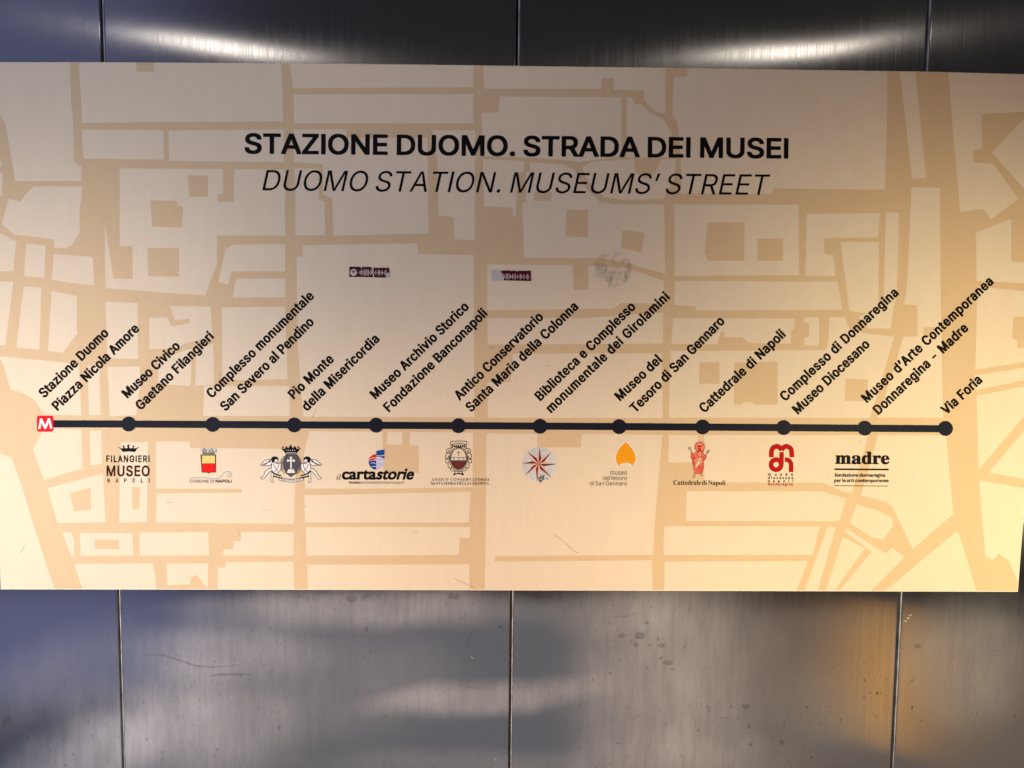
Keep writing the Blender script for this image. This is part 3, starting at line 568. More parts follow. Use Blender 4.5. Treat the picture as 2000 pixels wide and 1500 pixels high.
  'a': '549|148,-12 117,-7 75,11 40,43 24,66 11,94 2,130 0,185 8,235 35,290 69,325 139,365 295,426 296,455 290,476 277,495 259,509 228,516 185,507 148,489 106,456 71,419 32,416 21,420 13,434 13,595 31,619 66,649 103,669 139,681 195,691 274,691 335,679 372,665 410,640 438,610 463,563 478,494 478,154 483,151 510,167 543,167 555,161 560,150 559,48 554,38 514,11 459,-11 390,-13 366,-9 332,6 314,23 275,4 232,-9|227,135 259,144 298,174 297,284 259,269 226,248 198,223 188,207 184,186 191,165 206,147',
  'c': '563|319,-12 243,-1 166,31 126,60 83,108 51,163 29,226 20,299 22,394 37,472 53,517 81,568 126,622 170,652 241,681 308,691 399,689 463,674 534,643 538,632 536,470 521,460 485,461 410,503 357,518 321,514 297,506 268,487 246,465 222,426 204,355 207,301 224,250 251,212 290,182 328,168 381,164 425,173 501,204 534,204 545,199 551,186 551,39 545,27 532,21 459,-2 381,-13',
  'd': '655|305,1 234,11 197,24 159,44 105,91 79,126 42,206 26,290 24,379 33,455 55,517 86,572 130,620 166,647 215,670 286,689 383,691 432,684 433,983 436,992 452,1000 597,999 608,994 613,983 612,14 606,4 594,0|351,163 428,162 433,166 433,503 399,516 365,522 306,508 255,470 235,443 222,415 207,350 213,279 228,235 241,215 266,190 295,174',
  'e': '616|306,-12 230,1 183,21 123,64 75,125 48,181 27,250 20,315 22,410 37,483 57,534 95,594 130,629 179,661 230,681 294,691 377,689 425,678 479,652 522,615 552,574 574,530 598,443 605,368 605,305 599,295 586,291 215,291 211,286 215,274 242,223 266,198 310,173 355,164 392,167 434,179 472,195 545,238 588,235 596,221 596,75 591,65 545,35 461,1 399,-11|215,432 420,434 405,474 381,502 355,518 323,525 288,518 250,493 226,461',
  'f': '321|75,1 65,6 60,17 60,506 -5,509 -20,519 -21,665 -16,674 -5,678 59,679 62,772 81,857 112,918 163,973 214,1001 257,1013 343,1013 397,1001 407,997 413,986 413,839 409,828 395,822 363,822 326,833 292,823 272,809 259,792 242,737 241,679 326,678 341,668 344,526 338,514 326,509 240,506 239,14 234,5 223,0',
  'g': '549|235,-318 145,-305 97,-289 50,-263 6,-223 -10,-197 -27,-159 -33,-125 -33,-68 -25,-25 -7,15 16,45 73,83 55,126 55,174 73,215 101,243 73,270 50,301 26,355 18,408 20,483 26,512 53,574 89,615 137,647 185,665 259,678 559,678 569,674 574,663 574,541 569,530 557,526 494,523 513,474 516,394 499,325 479,285 445,242 399,213 354,197 263,178 246,172 235,163 263,146 297,133 446,94 481,78 512,56 541,25 567,-35 571,-119 563,-165 545,-205 527,-230 495,-260 465,-279 397,-305 361,-313|264,-161 315,-156 359,-141 389,-114 393,-101 389,-88 370,-67 354,-57 301,-38 237,-31 205,-37 183,-46 162,-61 147,-81 142,-97 148,-114 165,-133 188,-147 221,-156|260,350 290,353 319,373 337,397 345,426 343,448 327,477 299,501 268,513 234,499 215,485 197,459 188,430 195,401 207,381 232,361',
  'i': '281|66,1 55,6 51,17 51,663 57,674 68,678 214,678 225,674 231,661 231,15 225,5 214,0|119,735 85,746 70,756 53,777 40,817 42,872 60,908 92,932 117,940 175,938 214,918 235,885 242,863 239,801 225,769 201,748 161,735',
  'l': '281|66,1 55,6 51,17 51,985 57,995 68,1000 214,1000 225,995 231,983 231,15 225,5 214,0',
  'm': '991|59,1 48,6 44,17 44,661 50,674 63,678 206,678 219,672 226,650 267,674 305,687 328,691 394,691 432,683 472,667 499,649 535,613 590,656 639,679 688,691 754,691 797,683 828,671 874,640 892,620 930,546 947,465 947,17 941,4 928,0 786,0 774,4 770,10 765,432 756,466 738,495 708,519 683,527 661,520 632,501 586,459 583,10 579,4 566,0 425,0 411,5 405,17 405,417 402,445 392,477 377,502 351,523 323,527 294,519 268,505 224,459 221,10 206,0',
  'n': '643|61,1 50,6 45,17 45,661 50,672 65,678 208,678 221,672 228,652 270,674 303,685 334,691 397,691 443,683 495,659 532,629 552,603 578,550 591,503 596,455 596,17 592,6 577,0 435,0 423,4 419,10 414,435 403,477 389,501 361,525 332,533 289,515 264,495 226,454 223,10 208,0',
  'o': '709|325,-12 248,-1 181,26 132,58 81,113 50,166 24,239 13,332 16,408 37,486 59,532 106,595 151,634 206,665 257,682 321,691 412,689 475,674 539,647 586,613 629,568 652,532 672,490 687,441 696,365 693,275 674,197 649,143 611,90 574,55 535,30 457,-1 406,-11|336,159 365,158 408,170 460,205 494,255 513,332 511,365 498,414 469,461 423,500 385,516 350,522 317,516 285,501 244,468 211,415 196,348 206,285 230,229 279,181 308,166',
  'p': '643|55,-318 45,-312 40,-301 41,665 46,674 59,678 315,678 381,671 472,641 514,616 565,567 592,523 619,446 629,363 627,275 619,230 601,175 579,132 545,84 511,52 447,14 405,-1 357,-11 272,-13 221,-5 220,-301 216,-312 201,-318|280,159 305,158 348,171 383,195 412,228 432,266 442,301 445,325 442,379 429,423 418,443 389,475 370,489 334,503 301,509 223,509 220,181 239,170',
  'r': '509|72,1 61,6 56,17 56,661 61,672 75,678 221,678 231,674 236,665 239,626 263,651 292,672 343,691 415,689 452,678 483,661 539,614 544,605 544,577 478,459 465,455 426,457 368,501 337,513 314,503 290,485 255,435 236,363 236,17 232,6 217,0',
  's': '495|214,-12 168,-7 112,8 32,44 21,57 20,217 28,231 39,235 77,232 174,175 237,155 266,164 290,190 280,208 259,227 131,310 70,364 48,395 30,437 24,475 26,537 37,579 51,608 84,645 105,659 139,676 192,689 301,689 372,670 445,634 449,623 448,473 443,465 434,461 397,461 314,507 255,524 228,518 213,505 212,497 244,465 381,369 443,309 473,248 476,225 474,155 463,112 447,79 421,45 392,22 352,2 312,-9',
  't': '428|259,-12 210,-5 154,19 119,47 99,75 79,119 67,185 67,506 -15,509 -27,514 -33,525 -33,568 -27,579 156,772 185,800 197,805 232,805 241,801 247,792 248,679 412,678 423,674 429,663 429,526 423,514 410,509 247,506 247,226 255,194 263,180 284,163 297,158 337,166 408,201 443,202 454,197 460,185 459,43 452,32 423,17 366,-3 315,-13',
  'u': '643|250,-12 212,-7 181,2 126,35 86,83 59,143 49,185 44,248 46,668 50,674 63,678 206,678 221,668 224,268 227,232 237,199 252,176 279,157 308,149 334,155 367,174 398,203 414,226 415,661 419,672 434,678 575,678 586,675 595,661 592,10 577,0 432,0 419,6 412,27 372,6 328,-9 303,-13',
  'z': '536|-3,1 -12,5 -18,15 -18,45 -12,57 257,506 14,509 1,513 -5,526 -5,661 -1,672 14,678 532,678 545,674 551,663 551,635 543,617 275,172 534,169 546,165 553,152 553,17 548,6 534,0',
 },
 'humb': {
  'c': '547|308,-12 223,1 151,32 112,60 64,112 29,178 12,229 4,299 5,402 20,478 38,528 63,574 113,632 151,659 222,689 296,700 390,698 457,683 517,659 535,646 539,633 537,464 520,449 471,447 451,453 395,487 361,499 333,503 298,492 271,475 254,458 230,418 214,354 218,310 232,267 253,236 287,207 331,190 377,189 485,226 520,226 542,219 551,202 551,47 547,36 534,25 460,1 372,-12',
  'a': '533|142,-12 102,-5 75,6 49,23 15,59 -3,95 -14,135 -16,197 -8,248 2,277 19,304 64,347 144,390 271,439 272,453 261,480 252,489 231,499 213,500 178,489 144,469 75,407 29,405 8,410 -3,428 -3,598 12,621 41,648 72,667 123,689 188,700 268,700 338,687 372,673 409,648 441,615 464,572 475,536 481,499 481,192 540,189 556,178 560,165 560,56 549,39 510,13 478,-3 448,-11 377,-12 352,-9 333,-3 301,16 238,-7 199,-12|223,162 241,167 273,192 273,266 222,237 198,208 196,193 202,181',
  'r': '495|68,1 49,7 39,26 39,662 43,674 54,683 70,687 215,687 235,681 248,662 273,680 305,694 331,700 393,700 437,690 480,669 526,633 540,617 544,605 542,561 481,453 467,444 455,442 407,444 347,489 328,496 292,473 269,441 257,413 246,360 246,26 242,13 231,4 215,0',
  't': '416|250,-12 192,-3 139,20 100,53 80,80 57,137 50,188 49,492 -29,497 -42,506 -48,519 -48,572 -42,584 168,803 190,811 236,809 252,798 256,785 257,688 402,687 422,681 433,663 433,519 424,503 402,495 256,492 256,239 267,202 276,192 294,182 342,198 386,223 432,224 453,217 463,201 462,50 450,32 414,15 368,-1 308,-12',
  's': '481|206,-12 151,-5 102,8 20,45 6,59 4,231 8,243 15,250 36,256 82,254 151,211 227,180 248,186 263,199 240,223 109,309 83,330 47,368 29,395 12,436 7,471 9,542 22,587 34,612 71,653 91,667 133,687 185,698 294,698 368,680 430,651 448,637 452,625 450,464 434,449 386,447 367,453 314,485 262,505 243,508 232,504 227,497 269,462 381,385 436,333 451,314 468,284 477,252 477,160 464,112 450,84 425,51 391,23 358,6 315,-7 271,-12',
  'o': '689|314,-12 229,1 165,27 117,58 85,89 63,117 34,165 7,241 -4,331 0,416 8,455 22,497 41,538 87,600 137,643 193,674 238,689 308,700 402,698 474,681 534,655 580,622 627,573 650,538 667,501 684,448 693,374 689,277 671,201 646,146 609,95 567,54 527,29 457,1 397,-11|330,183 351,182 390,193 436,225 457,255 469,282 482,342 469,405 440,455 400,487 361,503 340,506 321,503 287,489 253,462 220,407 207,349 216,296 239,244 277,205 298,193',
  'i': '273|63,1 43,7 34,26 34,663 44,681 64,687 220,685 235,676 240,662 240,24 229,6 209,0|114,714 82,721 61,734 44,750 32,769 23,805 23,852 31,883 42,903 61,922 91,938 112,942 162,942 193,934 228,909 240,891 249,868 251,796 243,771 233,754 213,733 188,720 158,714',
  'e': '598|296,-12 261,-9 211,2 167,22 140,38 108,64 57,128 27,193 11,252 4,315 5,418 20,489 41,543 78,600 133,651 178,676 246,696 284,700 368,698 420,687 476,660 523,619 553,579 572,540 597,450 604,377 604,305 593,289 573,283 232,283 228,280 230,273 253,236 278,213 308,197 347,187 398,197 432,209 517,257 563,260 584,254 595,236 595,82 586,65 552,43 504,18 460,2 390,-11|234,448 386,450 374,473 360,489 338,503 314,511 287,503 264,489 246,471',
 },
 'serif': {
  'A': '960|-13,0 -16,38 43,56 93,123 455,1020 490,1023 858,153 911,63 942,44 971,38 971,2 511,0 509,39 586,50 608,62 625,88 616,146 557,291 233,292 221,283 172,160 162,94 174,68 195,53 276,39 276,2|250,354 532,354 389,700',
  'C': '1030|520,-23 410,-2 294,50 201,124 128,224 88,317 61,459 67,598 99,716 157,821 216,889 294,949 375,989 470,1016 583,1024 714,1001 832,958 870,958 906,980 925,1023 954,1024 954,677 928,679 876,786 789,894 719,943 644,969 540,972 465,946 405,893 360,812 333,722 319,629 316,412 330,308 348,244 380,175 418,124 470,85 517,64 586,52 667,55 743,76 818,113 882,162 942,227 979,195 944,146 887,90 782,21 653,-17',
  'D': '1091|51,0 48,36 109,47 142,65 155,88 165,131 165,855 153,913 138,936 100,957 37,965 36,1000 531,1001 618,993 760,954 827,920 892,870 955,792 995,708 1019,615 1028,525 1025,427 998,294 966,218 913,145 854,91 803,61 725,30 650,11 528,0|475,53 534,55 601,73 648,100 689,140 726,204 746,259 773,427 767,641 743,754 726,800 699,847 648,904 580,940 517,952 462,952 423,939 406,916 397,861 397,143 415,73 450,56',
  'E': '972|39,0 37,36 111,47 140,65 155,88 168,140 165,873 155,910 139,936 91,960 40,965 39,1000 872,1000 870,704 847,705 827,789 798,847 763,886 724,910 650,935 563,946 442,943 409,922 400,884 401,543 494,547 560,579 581,600 610,653 636,754 666,754 666,268 662,261 635,262 613,378 587,427 563,451 499,480 401,488 400,126 418,78 473,61 592,64 693,85 792,139 862,221 908,314 939,315 882,2',
  'I': '573|36,0 33,36 130,65 153,88 168,137 168,876 161,910 138,943 100,958 34,965 33,1000 534,1000 534,965 468,957 424,938 409,916 400,878 400,140 409,97 423,76 453,56 534,38 537,2',
  'L': '938|42,0 39,35 100,47 133,62 155,94 165,131 168,844 161,893 140,933 97,957 40,965 39,1000 545,1000 545,965 482,961 433,943 412,919 400,878 397,163 406,100 427,73 479,61 595,64 705,90 766,125 805,160 862,244 901,334 931,338 935,325 882,6 873,0',
  'M': '1395|39,0 37,36 106,50 145,76 168,143 168,870 158,913 140,938 109,954 37,965 37,1000 404,1000 696,316 992,1000 1353,1000 1353,965 1290,951 1254,928 1230,861 1231,140 1237,103 1254,68 1287,47 1353,36 1353,1 875,4 879,38 942,50 977,69 992,94 1002,134 1000,876 642,24 624,0 598,1 589,19 245,832 230,852 232,129 238,100 262,64 294,47 369,36 370,4',
  'N': '1086|890,-22 236,769 235,126 241,97 262,64 297,47 363,36 365,4 45,2 45,36 111,47 145,65 164,105 171,158 171,849 88,949 45,966 45,1000 343,998 858,374 863,861 857,899 847,922 827,943 734,965 733,997 1049,1000 1049,965 983,954 948,932 927,870 926,-16 922,-23',
  'O': '1156|531,-23 433,-5 317,44 230,107 180,160 131,233 85,343 64,462 67,572 85,658 131,768 185,847 242,903 314,954 427,1004 540,1024 627,1024 745,1001 827,966 905,914 978,841 1024,774 1070,667 1091,563 1091,441 1067,328 1027,236 976,160 911,95 841,47 728,-2 615,-23|559,27 624,29 659,38 700,59 751,107 781,158 810,236 837,421 831,644 807,763 787,818 754,876 699,935 647,963 589,975 531,972 459,946 417,910 380,858 345,768 330,699 316,525 327,331 348,239 371,178 409,114 439,81 494,44',
  'P': '919|42,0 39,35 100,47 133,62 155,94 165,131 168,844 161,890 142,931 109,951 40,965 39,1000 586,998 699,980 763,954 806,926 865,858 888,803 897,751 888,655 872,612 842,566 774,507 685,470 601,454 397,447 397,163 406,103 433,61 465,47 528,36 528,2|399,508 488,507 552,522 604,559 627,600 646,690 637,823 604,900 552,937 462,949 418,937 403,916 397,881',
  'R': '1040|42,0 39,35 100,47 133,62 155,94 165,131 168,844 161,890 142,931 109,951 40,965 39,1000 534,1001 607,996 743,966 841,912 885,858 908,800 915,716 902,655 879,608 832,559 789,530 693,488 951,104 1000,50 1052,35 1052,2 748,1 452,459 444,466 404,466 397,459 397,163 406,103 433,61 465,47 528,36 528,2|399,517 494,515 566,533 621,570 653,624 672,722 659,832 625,899 569,937 502,949 453,946 421,935 403,907 397,861',
  'S': '859|103,-23 103,347 135,345 180,204 235,117 294,67 346,44 447,32 531,53 593,108 617,184 607,247 563,309 514,343 352,423 250,484 184,541 148,589 119,664 113,763 122,818 151,887 182,931 232,974 288,1004 337,1019 442,1024 667,978 695,991 708,1023 742,1023 740,701 712,705 676,800 622,881 572,928 494,969 404,978 337,960 285,917 261,852 270,783 295,742 320,721 372,687 630,561 693,515 749,450 779,378 787,265 775,198 740,123 659,41 612,15 531,-12 439,-23 369,-20 198,26 172,26 148,13 131,-22',
  'T': '931|210,0 207,36 268,44 320,72 344,140 344,948 291,952 230,940 155,900 94,823 70,760 59,699 30,698 28,1000 898,1000 896,698 870,699 844,804 812,862 774,900 734,925 673,946 630,952 576,948 579,126 592,85 612,61 653,44 716,36 717,2',
  'V': '941|473,-29 98,844 66,904 38,939 -28,966 -25,1001 459,1000 458,965 384,958 352,943 337,925 333,890 351,832 569,316 782,876 782,916 770,939 734,957 662,965 662,1000 970,997 968,966 901,945 855,881 509,-13 499,-29',
  'a': '757|552,-23 514,-17 473,6 439,75 334,6 268,-15 213,-21 129,-2 101,16 67,56 49,105 49,169 70,227 116,279 224,343 440,421 440,554 428,600 395,636 334,651 268,645 242,633 230,618 227,598 266,522 266,488 242,446 181,420 140,423 109,440 79,488 79,554 113,615 166,656 276,694 427,697 502,682 549,662 582,638 607,606 630,554 640,508 643,97 662,75 705,85 720,59 677,19 635,-5 589,-20|310,76 370,82 407,104 439,137 436,370 386,358 334,332 303,306 270,256 258,207 261,140 279,96',
  'd': '814|297,-23 236,-11 171,24 120,76 82,140 59,207 46,285 49,398 76,508 105,569 138,613 198,665 256,691 305,700 384,691 427,671 491,621 488,919 478,939 456,954 393,968 393,1000 693,1001 698,158 710,91 725,76 771,59 773,27 618,8 497,-20 488,80 446,30 410,3 355,-17|371,62 410,67 453,95 480,131 492,163 492,540 468,583 407,616 346,613 308,590 276,528 258,424 258,250 276,146 311,84 340,67',
  'e': '662|326,-23 259,-11 216,6 155,49 117,94 82,155 56,236 46,299 46,386 62,467 85,528 126,593 168,635 216,668 274,691 366,700 433,688 485,665 554,604 586,553 607,493 619,369 257,363 261,276 282,197 308,151 336,123 369,105 424,93 470,95 514,111 557,142 595,183 621,158 573,88 499,24 421,-11|254,424 444,424 443,548 431,603 410,636 352,654 311,642 285,616 258,534',
  'g': '720|297,-309 207,-301 120,-275 55,-225 36,-184 36,-146 58,-106 85,-85 148,-57 100,-23 64,21 55,82 65,117 114,179 223,241 120,304 73,366 52,444 52,490 65,543 88,587 128,629 200,673 259,692 372,700 436,692 511,669 690,668 693,592 591,589 630,508 638,447 627,378 593,317 531,264 470,238 401,226 294,228 268,222 235,198 220,166 227,131 256,113 508,101 566,89 627,63 659,33 685,-22 692,-94 680,-152 659,-191 624,-229 546,-274 421,-304|298,-254 439,-252 525,-228 563,-200 578,-173 582,-135 575,-115 552,-91 485,-76 207,-78 166,-123 159,-146 166,-190 216,-234|339,273 381,279 416,308 434,360 443,450 440,528 425,600 399,638 349,654 311,647 282,627 261,586 249,514 249,412 267,325 299,285',
  'i': '436|48,0 45,33 103,55 119,108 119,577 103,629 48,647 49,679 320,683 324,94 334,62 346,49 392,33 393,4|210,797 166,811 136,838 117,878 113,916 125,959 155,996 193,1015 236,1019 282,1001 308,975 326,936 330,896 315,849 291,822 248,800',
  'l': '439|48,0 45,33 101,53 119,105 119,893 103,948 85,960 48,968 47,997 320,1001 324,94 334,62 346,49 392,33 393,4',
  'o': '740|358,-23 297,-15 240,4 189,33 133,82 96,134 62,213 46,285 43,354 49,412 70,490 96,545 142,606 184,642 245,676 323,697 389,700 470,685 534,656 580,622 619,580 659,514 680,459 692,398 695,311 685,241 659,163 633,116 586,61 494,1 430,-17|345,27 395,27 440,50 468,100 483,198 486,407 472,554 443,624 421,645 389,657 329,650 294,622 273,577 258,479 255,247 267,129 291,64 317,38',
  'p': '817|45,-307 42,-274 83,-263 106,-242 119,-178 119,563 106,621 83,639 48,650 48,681 308,683 317,582 366,645 398,671 450,694 537,700 615,673 673,628 714,572 737,522 761,435 767,380 761,262 737,169 706,103 672,56 624,15 572,-11 508,-23 418,-5 377,19 323,67 321,-149 328,-207 342,-242 360,-257 429,-271 429,-306|423,62 482,73 523,117 547,189 559,291 556,433 535,543 508,587 459,610 418,610 377,592 352,567 322,514 322,155 340,114 369,81',
  'r': '632|48,0 45,33 103,55 119,108 119,577 109,621 100,631 48,647 51,681 314,683 323,559 391,644 459,688 528,700 569,691 601,671 627,629 634,572 619,528 592,501 557,489 508,496 447,561 415,573 389,566 362,543 334,490 324,433 327,91 340,62 355,50 429,33 430,2',
  't': '502|242,-20 193,-8 152,17 117,85 110,123 110,609 48,615 46,655 203,818 284,928 308,932 316,925 317,685 447,683 455,676 450,614 316,609 319,131 343,93 386,90 418,107 456,159 484,143 447,73 386,12 314,-17',
 },
 'heavy': {
  'a': '747|532,-21 485,-13 457,-2 416,41 361,12 290,-11 224,-19 161,-16 92,6 69,23 39,56 17,114 14,183 28,235 55,279 100,321 191,370 401,444 401,543 387,587 379,598 353,612 293,615 268,606 261,598 285,559 296,529 297,488 285,452 260,423 238,410 194,398 128,401 78,423 58,446 45,479 41,540 50,576 64,603 102,644 125,661 174,686 260,709 312,714 435,711 521,694 556,681 598,654 631,614 656,556 665,512 668,136 672,131 702,135 721,129 741,100 744,76 739,62 716,39 680,12 647,-5 595,-19|322,122 361,135 400,169 400,337 370,326 337,305 315,282 295,246 288,218 291,161 305,133',
  'd': '804|279,-21 194,-2 141,29 78,94 42,161 17,254 11,353 22,449 50,537 89,603 124,641 166,675 210,697 284,714 348,714 402,702 452,683 450,886 438,901 419,911 357,924 352,938 352,977 361,996 378,1000 713,996 723,977 723,169 735,124 793,98 797,84 793,32 773,22 702,19 625,8 493,-22 460,-16 449,19 405,-5 364,-16|360,111 386,113 419,135 442,163 453,194 453,526 430,563 383,585 348,576 317,543 297,485 286,391 289,257 303,180 324,136',
  'e': '653|309,-21 240,-10 183,12 125,52 80,103 45,169 22,240 11,334 14,408 28,479 58,551 94,603 136,646 183,678 235,700 306,714 375,714 416,709 482,689 527,663 576,618 604,576 628,515 643,441 643,367 636,352 620,346 290,346 286,328 294,276 317,213 341,177 358,163 411,140 435,138 482,152 515,173 562,222 578,228 606,225 620,217 645,194 648,169 628,133 593,89 518,25 474,4 416,-14|285,452 400,451 406,455 406,515 398,570 383,601 364,616 345,618 330,611 312,593 300,570 286,510',
  'g': '710|279,-293 191,-286 105,-262 49,-229 20,-199 4,-163 0,-114 14,-76 37,-50 77,-23 39,18 23,59 22,117 31,147 51,181 81,211 147,254 100,286 63,323 34,375 19,433 19,507 34,556 74,620 117,656 174,686 257,709 380,714 444,706 523,684 710,680 720,663 716,570 696,561 644,560 640,556 662,485 662,413 648,361 618,312 578,273 507,234 411,214 304,217 272,205 250,177 265,160 304,151 457,151 534,143 617,120 655,98 689,62 711,4 714,-89 700,-139 683,-170 647,-209 614,-233 570,-255 485,-279 430,-288|308,-191 391,-192 474,-178 523,-151 538,-128 540,-106 532,-92 512,-80 466,-72 227,-72 206,-89 193,-111 190,-128 196,-141 238,-175|330,312 350,311 378,331 395,378 404,452 398,540 387,584 367,610 348,618 320,612 300,592 286,551 278,485 280,411 289,364 304,333',
  'i': '430|29,1 15,6 8,21 12,73 70,94 82,122 82,576 73,603 23,616 17,622 14,636 17,688 40,698 342,694 352,674 352,139 364,95 417,73 420,59 417,10 394,0|194,756 144,770 125,783 97,815 80,861 83,924 104,968 130,993 155,1007 194,1016 249,1016 273,1010 309,992 345,949 357,913 354,845 337,808 301,775 243,756',
  'm': '1203|29,1 15,6 8,21 12,73 70,95 82,122 82,570 67,604 54,612 23,616 15,625 11,677 21,694 326,698 345,689 353,660 391,686 441,705 485,714 548,714 639,692 672,670 707,633 762,678 809,700 875,714 938,714 988,705 1034,686 1076,648 1090,628 1112,573 1123,510 1124,130 1130,103 1138,92 1185,79 1191,73 1195,21 1185,4 1169,0 795,4 430,0 411,5 389,0|407,78 455,91 466,106 472,128 472,501 458,554 438,566 416,562 385,545 360,521 349,501 349,122 363,92|786,81 804,80 843,92 854,106 860,136 860,493 848,548 842,557 823,566 795,560 776,549 734,504 734,141 745,98 762,86',
  'r': '624|29,1 15,6 8,21 12,73 70,94 82,122 82,576 73,603 23,616 17,622 14,674 19,691 40,698 323,698 342,688 350,649 422,697 482,714 554,711 587,702 614,687 645,650 659,598 659,562 648,521 620,486 598,473 565,464 507,465 462,482 419,533 408,538 383,519 360,474 354,441 355,128 370,97 453,76 459,59 459,21 453,7 433,0',
 },
 'seri': {
  'i': '269|35,-17 15,-9 3,3 -6,29 -6,59 11,133 75,360 84,404 79,416 69,424 23,430 20,436 23,450 25,456 37,460 129,473 178,484 194,484 205,471 203,452 104,125 94,73 103,56 115,56 125,60 151,82 194,133 202,131 215,119 217,107 169,47 123,7 75,-15|174,591 149,603 134,619 128,635 128,661 136,681 152,697 170,705 190,708 218,697 232,685 243,663 243,633 231,609 214,597 194,590',
  'l': '262|41,-17 15,-9 -3,9 -10,37 -8,61 15,156 147,649 147,663 139,679 127,685 87,691 84,715 103,722 172,730 240,744 256,743 265,735 261,701 92,87 92,67 98,59 105,58 127,70 182,129 192,127 202,118 207,105 171,59 121,13 73,-13',
 },
}
# ================================================================== the steel wall
wall = empty('steel_wall', (0, WALL_Y, 0), label='wall of tall brushed stainless steel panels behind the map sign', category='wall')
wall['_loc'] = (0, WALL_Y, 0)
SEAMS = [at(1010, 60, WALL_Y).x - 2 * 0.803, at(199, 60, WALL_Y).x, at(1010, 60, WALL_Y).x, at(1812, 60, WALL_Y).x]
SEAMS[0] = SEAMS[1] - 0.803
SEAMS.append(SEAMS[3] + 0.803)
Z0, Z1 = 0.0, 3.0
bev, gap, EDGE = 0.0022, 0.0023, 0.0021

def box_mesh(name, x0, x1, y0, y1, z0, z1, bevel=0.0, seg=2):
    bm = bmesh.new()
    bmesh.ops.create_cube(bm, size=1)
    for v in bm.verts:
        v.co = Vector((v.co.x * (x1 - x0), v.co.y * (y1 - y0), v.co.z * (z1 - z0)))
    if bevel: bmesh.ops.bevel(bm, geom=bm.edges[:], offset=bevel, segments=seg, affect='EDGES')
    me = bpy.data.meshes.new(name); bm.to_mesh(me); bm.free()
    return me, Vector(((x0 + x1) / 2, (y0 + y1) / 2, (z0 + z1) / 2))
def steel_panel(x0, x1, seed):
    a, b = x0 + gap + EDGE, x1 - gap
    prof = [(a, 0.018)]
    for i in range(6):
        t = math.pi / 2 * i / 5
        prof.append((a + bev * (1 - math.cos(t)), bev * (1 - math.sin(t))))
    nx = 22
    prof.append((a + bev + 0.0008, 0.0))      # holds the rounding to the edge itself
    for i in range(1, nx):
        prof.append((a + bev + (b - a - 2 * bev) * i / nx, 0.0))
    prof.append((b - bev - 0.0008, 0.0))
    for i in range(6):
        t = math.pi / 2 * (1 - i / 5)
        prof.append((b - bev * (1 - math.cos(t)), bev * (1 - math.sin(t))))
    prof.append((b, 0.018))
    nz = 64; vs = []; fs = []
    cx, cz = (a + b) / 2, (Z0 + Z1) / 2
    for j in range(nz + 1):
        z = Z0 + (Z1 - Z0) * j / nz
        for x, y in prof:
            w = min(1.0, (x - a) / 0.18, (b - x) / 0.18); w = max(0.0, w)
            w = w * w * (3 - 2 * w)
            d = noise.noise(Vector((x * 2.1 + seed * 3.1, z * 2.6, seed * 1.7))) * 0.0011 \
                + noise.noise(Vector((x * 5.0, z * 6.5, seed))) * 0.00028
            vs.append((x - cx, y + d * w, z - cz))
    n = len(prof)
    for j in range(nz):
        for i in range(n - 1):
            fs.append((j * n + i, j * n + i + 1, (j + 1) * n + i + 1, (j + 1) * n + i))
    me = bpy.data.meshes.new('steel_panel')
    me.from_pydata(vs, [], fs)
    me.polygons.foreach_set('use_smooth', [True] * len(me.polygons))
    o = link('steel_panel', me, 'steel', wall, (cx, 0, cz))
    # added pale strip along the panel edge: the seam's glint put into its colour
    me, c = box_mesh('edge_glint_strip', a - EDGE, a - 0.0001, 0.0002, 0.016, Z0, Z1, 0.0004, 1)
    link('edge_glint_strip', me, 'edgeglint', o, c - Vector((cx, 0, cz)))
    return o

xs_ = [SEAMS[0]] + SEAMS[1:]
for i in range(len(xs_) - 1):
    steel_panel(xs_[i], xs_[i + 1], i + 1)

me, c = box_mesh('backing_board', xs_[0], xs_[-1], WALL_Y + 0.0185, WALL_Y + 0.045, Z0, Z1)
link('backing_board', me, 'backing', wall, c - Vector((0, WALL_Y, 0)))

# scrapes and flecks on the steel
fl = frame(0, 1140, 0.5); fr_ = frame(1000, 1140, 0.5)
scr = [ribbon(smooth(fl([(545, 283), (620, 278), (700, 300), (770, 322), (850, 325), (935, 318)])), [0.8 + 2.2 * math.sin(math.pi * i / 30) for i in range(31)]),
       ribbon(smooth(fl([(820, 362), (880, 355), (990, 356)])), [1 + 3 * math.sin(math.pi * i / 12) for i in range(13)]),
       ribbon(smooth(fl([(1820, 402), (1850, 408), (1880, 406)])), 1.2),
       ribbon(smooth(fr_([(1665, 380), (1688, 378), (1690, 415)])), 1.0),
       ribbon(smooth(fr_([(1615, 298), (1640, 300)])), 1.0),
       ribbon(smooth(fr_([(1870, 272), (1893, 262)])), 2.2),
       ribbon(smooth(fr_([(400, 130), (450, 128), (490, 115)])), 1.0)]
for cx_, cy_, rx_, ry_ in [(1585, 245, 16, 10), (585, 243, 17, 10), (610, 310, 20, 9), (525, 153, 12, 7), (383, 352, 6, 8), (580, 292, 10, 10), (915, 480, 16, 11),
                           (925, 558, 12, 8), (933, 628, 10, 7), (1055, 620, 10, 12), (1065, 550, 5, 14), (430, 205, 14, 10), (500, 205, 22, 15), (485, 238, 12, 8), (628, 335, 12, 4),
                           (885, 525, 5, 6), (843, 525, 14, 2.5), (855, 480, 8, 5), (770, 498, 4, 5), (415, 625, 12, 3), (1205, 550, 12, 3)]:
    scr.append(fr_([(cx_ + rx_ * math.cos(t) * random.uniform(.65, 1.2), cy_ + ry_ * math.sin(t) * random.uniform(.65, 1.2)) for t in [k * math.pi / 6 for k in range(12)]]))
